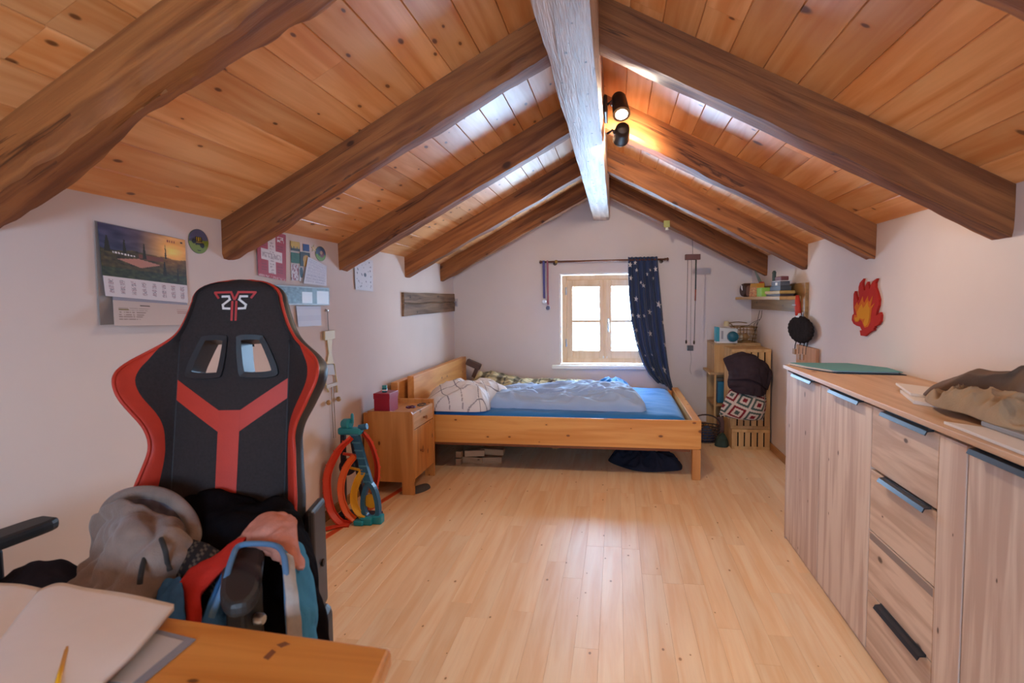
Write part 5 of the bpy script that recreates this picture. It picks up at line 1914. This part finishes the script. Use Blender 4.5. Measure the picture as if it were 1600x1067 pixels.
patch('feather', [[(1.235, 5.60, zs + .12), (1.243, 5.58, zs + .13), (1.25, 5.56, zs + .12)], [(1.215, 5.60, zs + .17), (1.225, 5.585, zs + .18), (1.235, 5.57, zs + .165)], [(1.195, 5.60, zs + .225), (1.20, 5.595, zs + .23), (1.206, 5.59, zs + .215)]], flat('feather_grey', '#6f7368', .8), Ft, 12, 16, .002, .002, 20)


def snack(u, v):
    n = fbm(u * 9, v * 9, 9)
    if v < .3: return (190, 134, 34)
    return (206, 120, 50) if n > .1 else (222, 186, 130) if n > -.2 else (160, 70, 34)


o = printed('snack_bag', (1.160, 5.58, zs + .115), (1.160, 5.33, zs + .112), (1.150, 5.33, zs + .001), (1.150, 5.58, zs + .001), 40, 30, snack, paper_print, thick=.06, normal=(-1, 0, 0))
tag(o, 'orange printed snack bag standing in the middle of the shelf', 'bag')
o = box('green_box', (1.145, 5.10, zs), (1.23, 5.27, zs + .072), flat('lime_green', '#8fbf4a', .5, noise_amt=.1, nscale=30), bev=.004)
tag(o, 'small lime green carton on the shelf beside the orange bag', 'carton')
Bs = thing('display_board', 'low wooden plinth with dark base on the near end of the shelf', 'stand', (1.20, 4.75, zs))
box('plinth_base', (1.150, 4.57, zs), (1.245, 4.97, zs + .018), flat('plinth_dark', '#3a2420', .6), Bs, bev=.002)
box('plinth_top', (1.145, 4.56, zs + .018), (1.25, 4.99, zs + .040), wood('plinth_wood', '#c8a35c', '#a88544', 'Y', .5, 1, .1), Bs, bev=.002)
Md = thing('model_castle', 'dark brick model building with a tower on the wooden plinth', 'model', (1.20, 4.75, zs + .04))
md = flat('model_dark', '#37383c', .5)
box('model_base', (1.160, 4.60, zs + .0405), (1.235, 4.90, zs + .075), md, Md, bev=.003)
box('model_wall', (1.165, 4.62, zs + .075), (1.230, 4.88, zs + .108), flat('model_grey', '#555459', .5), Md, bev=.003)
box('model_ledge', (1.158, 4.60, zs + .108), (1.236, 4.90, zs + .114), flat('model_ledge', '#b9b2b0', .5), Md)
lathe('model_tower', [(0, 0), (.014, 0), (.014, .06), (.017, .062), (.010, .078), (0, .082)], (1.18, 4.86, zs + .114), flat('model_green', '#2f3f3a', .5), Md, seg=12)
box('model_roof', (1.170, 4.63, zs + .114), (1.225, 4.80, zs + .145), flat('model_red', '#6a2f2f', .5), Md, bev=.006)
box('model_window', (1.157, 4.70, zs + .08), (1.1645, 4.73, zs + .10), white_paint, Md)

# round woven disc with tassels
Ds = thing('woven_disc', 'round dark woven disc with cords hanging on the right wall', 'wall hanging', (1.28, 4.48, 1.06))
dsm = flat('disc_dark', '#2d2523', 1.0, spec=.02, noise_amt=.25, nscale=40, bump=.6, bscale=140)
N_ = 96
vs, f = [], []
cx, cy, cz = 1.266, 4.475, 1.067
for k, (t, dx) in enumerate(((0.02, .018), (.35, .018), (.7, .016), (.95, .012), (1.0, .0), (.95, -.008))):
    for i in range(N_):
        a = 2 * math.pi * i / N_
        sc = 1 + (.025 * math.cos(a * 20) if t > .9 else 0)
        vs.append((cx - dx, cy + .285 * t * sc * math.cos(a), cz + .095 * t * sc * math.sin(a)))
for k in range(5):
    for i in range(N_):
        j = (i + 1) % N_
        f.append((k * N_ + i, k * N_ + j, (k + 1) * N_ + j, (k + 1) * N_ + i))
f.append(tuple(range(N_)))
f.append(tuple(5 * N_ + i for i in range(N_)))
fixnormals(mesh('disc', vs, f, dsm, Ds, True))
redc = flat('red_rope', '#c23b2a', .7)
tube('red_rope', [(1.262, 4.51, 1.165), (1.258, 4.52, 1.22), (1.255, 4.525, 1.305)], .022, redc, Ds, 10, scale=[1, 1, .6])
box('rope_tag', (1.252, 4.47, 1.150), (1.266, 4.55, 1.180), flat('tag_white', '#d8d2d0', .6), Ds, bev=.003)
box('rope_tag', (1.230, 4.49, 1.235), (1.236, 4.56, 1.240), flat('tag_white2', '#d8d2d0', .6), Ds)
for y, zb in ((4.62, .905), (4.52, .875), (4.43, .88), (4.36, .90)):
    tube('tassel_cord', [(1.282, y, .985), (1.276, y + .01, (zb + .985) / 2), (1.276, y + .015, zb)], .004, cordm, Ds, 6)
for y, z in ((4.64, .90), (4.52, .872), (4.44, .878)):
    box('wooden_charm', (1.268, y - .03, z - .02), (1.280, y + .03, z + .02), flat('charm_wood', '#a5764c', .6), Ds, bev=.003)
o = box('leaning_board', (1.275, 4.17, .62), (1.298, 4.60, .955), wood('beech_board', '#d0a080', '#b98868', 'Z', .9, 1, .1, spec=.05), bev=.004)
# it hangs on the wall behind the charms
tag(o, 'pale beech board on the wall below the dark woven disc', 'board')

# flame cut-out
def flame():
    Fm = thing('flame_cutout', 'red and orange flame shaped cutout on the right wall', 'wall decoration', (1.29, 3.42, 1.08))
    P = [(245,950),(230,880),(258,870),(235,825),(185,815),(140,790),(112,740),(118,670),(140,640),(132,560),(128,440),(130,350),(148,308),(165,380),(190,440),(178,470),(210,430),(200,330),(198,250),(215,190),(262,135),(248,200),(255,260),(280,305),(290,300),(288,240),(318,182),(325,240),(345,295),(360,230),(385,180),(435,148),(415,210),(418,270),(445,350),(465,430),(462,510),(440,600),(435,650),(455,640),(482,600),(495,640),(492,720),(465,770),(420,800),(428,810),(405,840),(420,850),(380,870),(340,905),(300,950)]
    Q = [(300,830),(282,800),(262,740),(235,720),(215,755),(170,765),(140,720),(150,660),(185,665),(170,600),(150,545),(185,470),(205,520),(240,440),(262,385),(270,450),(285,480),(330,380),(335,440),(350,470),(390,380),(385,450),(370,530),(420,480),(385,560),(375,650),(370,740),(345,810)]
    R2 = [(305,815),(285,770),(300,700),(275,715),(235,700),(215,745),(175,750),(160,700),(200,690),(190,620),(215,560),(250,500),(275,560),(300,520),(330,460),(345,530),(365,560),(360,680),(345,770)]
    red = flat('flame_red', '#b5332a', .95, spec=.05)
    ora = flat('flame_orange', '#cf6a25', .95, spec=.05)
    yel = flat('flame_yellow', '#d98f28', .95, spec=.05)

    def m(p):
        # picture measures turned into wall measures (metres)
        return (3.613 - (p[0] - 112) / (495 - 112) * .372, 1.386 - (p[1] - 135) / (950 - 135) * .303)
    prism('flame_base', [(1.2995, *m(p)) for p in P], (-.012, 0, 0), red, Fm)
    prism('flame_orange', [(1.2874, *m(p)) for p in Q], (-.0012, 0, 0), ora, Fm)
    prism('flame_yellow', [(1.2861, *m(p)) for p in R2], (-.0010, 0, 0), yel, Fm)


flame()

# ================================================================ crates by the gable wall
def crate(name, x0, x1, y0, y1, z0, z1, label, slots=5):
    K = thing(name, label, 'crate', ((x0 + x1) / 2, (y0 + y1) / 2, z0), 'wooden crates by the gable wall')
    t = .012
    box('end_board', (x0, y0 + .01, z0), (x0 + t, y1, z1), crate_wood, K, bev=.0015)
    box('end_board', (x1 - t, y0 + .01, z0), (x1, y1, z1), crate_wood, K, bev=.0015)
    box('top_board', (x0 + t, y0 + .012, z1 - t), (x1 - t, y1, z1), crate_wood, K, bev=.0015)
    box('bottom_board', (x0 + t, y0 + .012, z0), (x1 - t, y1, z0 + t), crate_wood, K, bev=.0015)
    box('inside', (x0 + t, y0 + .06, z0 + t), (x1 - t, y0 + .065, z1 - t), backing, K)
    n = slots + 1
    gap = .011
    w = (x1 - x0 - slots * gap - .004) / n
    for k in range(n):
        a = x0 + .002 + k * (w + gap)
        box('slat', (a, y0, z0 + .026), (a + w, y0 + .009, z1 - .026), crate_wood, K, bev=.0015)
    box('cross_rail', (x0, y0 + .0002, z0), (x1, y0 + .0095, z0 + .0255), crate_wood, K, bev=.0015)
    box('cross_rail', (x0, y0 + .0002, z1 - .0255), (x1, y0 + .0095, z1), crate_wood, K, bev=.0015)
    return K


crate('wooden_crate', .975, 1.284, 5.325, 5.70, 0.0, .174, 'low slatted pine crate on the floor by the sideboard')
crate('wooden_crate', .968, 1.284, 5.335, 5.70, .176, .858, 'tall slatted pine crate standing on the low one behind the bag')
Su = thing('corner_shelf', 'open pine shelf unit in the gable corner behind the crates', 'shelf', (1.07, 5.93, 0))
box('side_board', (.885, 5.715, .612), (1.284, 5.73, .864), crate_wood, Su)
box('post', (.885, 5.715, 0), (.902, 5.73, .591), crate_wood, Su)
box('post', (1.267, 5.715, 0), (1.284, 5.73, .591), crate_wood, Su)
box('back_board', (.885, 6.165, 0), (1.284, 6.18, .865), crate_wood, Su)
for z in (.02, .30, .592, .865):
    x0 = .845 if z == .592 else .885
    box('shelf_board', (x0, 5.7305 if z < .86 else 5.715, z), (1.284, 6.164 if z < .86 else 6.18, z + .018), wood('shelf_plank_%d' % int(z * 1000), '#c79e6e', '#a67d4e', 'Y', .6, 1, .2), Su)
box('drop_panel', (.885, 5.7305, .612), (.90, 6.164, .864), crate_wood, Su)
for i, (y, z, h, c, lab) in enumerate(((5.80, .318, .20, '#1f6a86', 'teal book spine in the open shelf behind the bag'), (5.85, .318, .17, '#2a3a6a', 'navy book beside the teal one in the open shelf'), (5.92, .318, .22, '#8a6a4a', 'tan book in the open shelf near the gable'), (5.80, .038, .15, '#7a4a3a', 'brown box low in the open shelf behind the crates'))):
    o = box('book', (.93, y, z + .0005), (1.12, y + .04, z + h), flat('book_' + c[1:], c, .5), bev=.002)
    tag(o, lab, 'book')

# on top of the corner unit
zt = .8835
Cr = thing('toy_box', 'white and teal toy carton on top of the corner shelf', 'carton', (.98, 5.78, zt))


def carton(u, v):
    c = (62, 150, 166) if u < .16 else (206, 208, 208)
    if .22 < u < .34 and .2 < v < .75: c = (150, 150, 156)
    if math.hypot((u - .75) * 1.3, v - .6) < .32: c = (20, 92, 108)
    if v > .9: c = (230, 226, 222)
    return c


printed('carton_front', (.897, 5.70, 1.030), (1.080, 5.70, 1.012), (1.080, 5.70, zt + .0005), (.897, 5.70, zt + .0005), 50, 36, carton, paper_print, Cr, thick=.12, normal=(0, -1, 0))
lathe('toy_drum', [(0, 0), (.042, 0), (.048, .02), (.046, .06), (.03, .075), (0, .078)], (1.035, 5.71, .945), flat('toy_drum_teal', '#155e70', .4), Cr, (0, -1, 0), 22)
Bw = thing('wire_basket', 'brown wire basket with small things on top of the corner shelf', 'basket', (1.17, 5.93, zt))
wm = flat('basket_wire', '#9c7848', .4, .6)
bx0, bx1, by0, by1 = 1.09, 1.265, 5.80, 6.06
for k in range(5):
    z = zt + .004 + k * .034
    e = .012 * k / 4
    tube('wire_ring', [(bx0 - e, by0 - e, z), (bx1 + e * .3, by0 - e, z), (bx1 + e * .3, by1 + e, z), (bx0 - e, by1 + e, z)], .003 if k < 4 else .005, wm, Bw, 6, True)
for k in range(7):
    x = bx0 + (bx1 - bx0) * k / 6
    tube('wire_rib', [(x, by0 - .012, zt + .14), (x, by0, zt + .004), (x, by1, zt + .004), (x, by1 + .012, zt + .14)], .0022, wm, Bw, 6)
for k in range(1, 6):
    y = by0 + (by1 - by0) * k / 6
    tube('wire_rib', [(bx0 - .012, y, zt + .14), (bx0, y, zt + .006), (bx1, y, zt + .006), (bx1 + .003, y, zt + .14)], .0022, wm, Bw, 6)
tube('basket_handle', spline([(bx0 - .01, 5.93, zt + .14), (1.06, 5.90, zt + .165), (1.02, 5.86, zt + .175), (1.12, 5.88, zt + .185), (1.20, 5.90, zt + .175)], 6), .004, wm, Bw, 6)
for i, (x, y, c, lab) in enumerate(((1.13, 5.86, '#d8c7a8', 'cream ball in the wire basket'), (1.19, 5.90, '#b98a5a', 'tan ball in the wire basket'), (1.15, 5.97, '#c9b394', 'beige ball at the back of the wire basket'))):
    o = lathe('small_ball', [(0.002, -.033), (.02, -.027), (.032, -.008), (.032, .008), (.02, .027), (.002, .033)], (x, y, zt + .044), flat('ball_' + c[1:], c, .6), seg=18)
    tag(o, lab, 'ball', 'balls in the wire basket')
o = lathe('cork_stopper', [(0, 0), (.022, 0), (.026, .02), (.020, .045), (0, .048)], (1.0, 5.80, 1.0325), flat('cork_cream', '#d5c19a', .8, bump=.3), seg=16)
tag(o, 'cream stopper standing on the white and teal carton', 'stopper')
Wr = thing('wire_sculpture', 'loose bent dark wires rising beside the basket under the wall shelf', 'wire', (1.22, 5.72, zt))
for pts in ([(1.235, 5.74, zt + .004), (1.238, 5.70, 1.0), (1.243, 5.66, 1.10), (1.255, 5.64, 1.18)], [(1.215, 5.75, zt + .004), (1.228, 5.70, .99), (1.245, 5.66, 1.07), (1.262, 5.62, 1.12), (1.268, 5.62, 1.18)],
            [(1.12, 5.76, 1.03), (1.17, 5.72, 1.04), (1.21, 5.70, 1.07), (1.26, 5.66, 1.10), (1.268, 5.63, 1.13)], [(1.235, 5.68, 1.075), (1.215, 5.68, 1.05), (1.23, 5.70, .98)]):
    tube('bent_wire', spline(pts, 5), .0022, flat('wire_dark', '#4a3c36', .4, .5), Wr, 6)

# patterned bag and dark hooded top hanging before the crate
def bagpat(u, v):
    cream, red, green = (205, 188, 176), (128, 40, 48), (78, 90, 84)
    s, t = u * 3.4 + v * .9, v * 2.9 - u * .8
    i, j = math.floor(s), math.floor(t)
    x, y = s - i - .5, t - j - .5
    r = max(abs(x), abs(y))
    if r > .42: return cream
    base = red if (i + j * 2) % 3 == 0 else green
    if r > .28: return base
    if r > .14: return cream
    return red if base == green else green


Pb = thing('patterned_bag', 'woven bag with red green and cream diamonds hanging on the crate', 'bag', (1.05, 5.25, .30))
patch('bag_cloth', [
    [(.955, 5.300, .53), (1.03, 5.285, .515), (1.12, 5.275, .50), (1.20, 5.285, .49), (1.235, 5.310, .49)],
    [(.925, 5.290, .47), (1.01, 5.225, .455), (1.11, 5.205, .44), (1.20, 5.225, .43), (1.236, 5.305, .44)],
    [(.890, 5.285, .39), (.985, 5.200, .375), (1.09, 5.180, .36), (1.195, 5.205, .36), (1.235, 5.305, .38)],
    [(.868, 5.290, .32), (.965, 5.225, .30), (1.08, 5.205, .29), (1.19, 5.225, .295), (1.225, 5.308, .31)],
    [(.862, 5.300, .305), (.965, 5.270, .285), (1.08, 5.260, .275), (1.19, 5.275, .28), (1.222, 5.312, .295)]], cloth_print, Pb, 110, 80, .006, .004, 9, 31.0, colorf=bagpat)
fr = flat('fringe_cream', '#b9a690', .9)
for k in range(13):
    x = .872 + k * .028
    zf = .300 - .022 * (k / 12) + .004 * math.sin(k * 2)
    yy = 5.285 - .055 * math.sin(math.pi * (k + .5) / 13)
    tube('fringe_knot', [(x, yy, zf + .006), (x + .003, yy - .004, zf - .012)], .006, fr, Pb, 6)
dg = flat('charcoal_cloth', '#403439', .95, spec=.05, noise_amt=.12, nscale=16, bump=.4, bscale=200)
Ht = thing('dark_hooded_top', 'charcoal hooded top draped over the crate above the patterned bag', 'hoodie', (1.07, 5.26, .60))
patch('hood_top', [
    [(.895, 5.310, 0.778), (.97, 5.300, 0.816), (1.05, 5.300, 0.830), (1.13, 5.302, 0.813), (1.22, 5.312, 0.751), (1.278, 5.315, 0.673)],
    [(.900, 5.290, 0.753), (.98, 5.235, 0.778), (1.06, 5.215, 0.786), (1.14, 5.225, 0.764), (1.22, 5.265, 0.706), (1.272, 5.295, 0.650)],
    [(.935, 5.285, 0.678), (.99, 5.205, 0.693), (1.06, 5.175, 0.693), (1.14, 5.190, 0.674), (1.21, 5.240, 0.624), (1.258, 5.290, 0.583)],
    [(.945, 5.285, 0.608), (.99, 5.200, 0.618), (1.06, 5.160, 0.628), (1.13, 5.175, 0.601), (1.20, 5.230, 0.556), (1.240, 5.290, 0.522)]], dg, Ht, 60, 40, .008, .018, 8, 37.0)
patch('hood_lower', [
    [(.940, 5.295, .640), (1.0, 5.240, .645), (1.07, 5.215, .640), (1.14, 5.225, .625), (1.20, 5.265, .600), (1.238, 5.300, .590)],
    [(.935, 5.295, .580), (1.0, 5.215, .565), (1.07, 5.190, .555), (1.14, 5.200, .545), (1.20, 5.245, .530), (1.236, 5.300, .520)],
    [(.950, 5.300, .525), (1.01, 5.230, .505), (1.08, 5.205, .490), (1.15, 5.215, .480), (1.20, 5.250, .475), (1.235, 5.305, .480)]], dg, Ht, 50, 30, .008, .016, 9, 43.0)

# basket and green shoe bag on the floor behind the bed foot
Rb = thing('round_basket', 'round dark wicker basket with blue cloth on the floor beside the bed', 'basket', (.80, 5.62, 0))
wk = flat('wicker_dark', '#4a3630', .7)
for k in range(6):
    z = .006 + k * .026
    r = .105 + .020 * k / 5
    tube('wicker_ring', [(.80 + r * math.cos(a * .2618), 5.62 + r * math.sin(a * .2618), z) for a in range(24)], .006, wk, Rb, 6, True)
for k in range(20):
    a = 2 * math.pi * k / 20
    tube('wicker_rib', [(.80 + .104 * math.cos(a), 5.62 + .104 * math.sin(a), .006), (.80 + .127 * math.cos(a), 5.62 + .127 * math.sin(a), .14)], .0035, wk, Rb, 6)
lathe('basket_floor', [(0, .002), (.10, .002), (.10, .008), (0, .008)], (.80, 5.62, 0), wk, Rb)
tube('basket_hoop', [(.80 + .13 * math.cos(a * math.pi / 16), 5.64, .14 + .095 * math.sin(a * math.pi / 16)) for a in range(17)], .007, wk, Rb, 8)
o = mound('blue_cloth', [(.72, 5.60), (.78, 5.54), (.86, 5.57), (.88, 5.65), (.80, 5.70), (.73, 5.67)], .012, .12, flat('dusk_blue', '#3b4660', .9), p=2, q=1.5, amp=.02, scale=14, seed=71, rings=16, seg=48)
tag(o, 'dusky blue cloth lying in the round wicker basket', 'cloth')
o = mound('green_bag', [(.86, 5.40), (.93, 5.37), (.965, 5.42), (.968, 5.50), (.91, 5.53), (.86, 5.49)], .001, .10, flat('dark_green', '#2c3a30', .8), p=2, q=1.6, amp=.025, scale=16, seed=73, rings=20, seg=60)
tag(o, 'small dark green shoe bag on the floor before the wicker basket', 'bag')

# ================================================================ on the sideboard
zt = .9355
Tf = thing('teal_folder', 'teal paper folder lying on the far end of the sideboard', 'folder', (1.1, 3.3, zt))
tl = flat('teal_paper', '#5d9a9a', .6, noise_amt=.03)
prism('folder_cover', [(.905, 3.36, zt + .010), (.935, 3.20, zt + .010), (1.02, 3.00, zt + .010), (1.275, 2.96, zt + .010), (1.285, 3.15, zt + .010), (1.18, 3.352, zt + .010)], (0, 0, .003), tl, Tf)
prism('folder_back', [(.900, 3.355, zt), (.945, 3.12, zt), (1.01, 2.985, zt), (1.282, 2.94, zt), (1.288, 3.16, zt), (1.18, 3.36, zt)], (0, 0, .003), flat('folder_navy', '#2a3440', .6), Tf)
prism('inner_sheets', [(.895, 3.365, zt + .003), (.925, 3.22, zt + .003), (1.00, 3.04, zt + .003), (1.27, 2.99, zt + .003), (1.27, 3.16, zt + .003), (1.17, 3.35, zt + .003)], (0, 0, .0065), pg, Tf)
for i, (P, z, h, lab) in enumerate((([(1.03, 2.41), (.965, 2.16), (1.10, 1.93), (1.20, 2.10)], zt, .012, 'lower stack of white papers on the sideboard'), ([(1.065, 2.53), (1.0, 2.26), (1.15, 2.0), (1.27, 2.20)], zt + .0125, .009, 'upper stack of white papers half under the beige garment'))):
    o = prism('paper_stack', [(x, y, z) for x, y in P], (0, 0, h), paperw, bev=.001)
    tag(o, lab, 'paper', 'paper stacks on the sideboard')
cap = flat('brown_canvas', '#6b5140', .8, noise_amt=.15, nscale=9, bump=.3)
bg = flat('beige_cloth', '#a08567', .9, noise_amt=.12, nscale=14, bump=.4, bscale=160)
o = mound('brown_jacket', [(1.02, 2.22), (1.11, 2.02), (1.10, 1.75), (1.12, 1.50), (1.26, 1.46), (1.29, 1.75), (1.285, 2.02), (1.20, 2.24)], zt + .022, .130, cap, p=1.7, q=1.35, amp=.03, scale=5, seed=81, rings=36, seg=110)
tag(o, 'brown canvas jacket heaped at the wall on the sideboard', 'jacket')
o = mound('beige_trousers', [(.99, 2.13), (.945, 1.98), (.965, 1.86), (.955, 1.70), (1.0, 1.60), (1.10, 1.62), (1.14, 1.85), (1.10, 2.08)], zt + .022, .055, bg, p=2.4, q=1.8, amp=.045, scale=11, seed=87, rings=36, seg=110)
tag(o, 'beige trousers folded on the papers near the sideboard edge', 'trousers')
o = prism('loose_sheet', [(.895, 1.83, zt), (.885, 1.40, zt), (1.0, 1.38, zt), (.985, 1.72, zt)], (0, 0, .008), paperw, bev=.001)
tag(o, 'cream sheet pad at the near edge of the sideboard top', 'paper')
o = prism('grey_pad', [(.955, 1.77, zt + .009), (.955, 1.42, zt + .009), (1.09, 1.42, zt + .009), (1.08, 1.70, zt + .009)], (0, 0, .013), flat('pad_grey', '#8b8482', .5), bev=.002)
tag(o, 'grey writing pad lying on the cream sheet on the sideboard', 'pad')
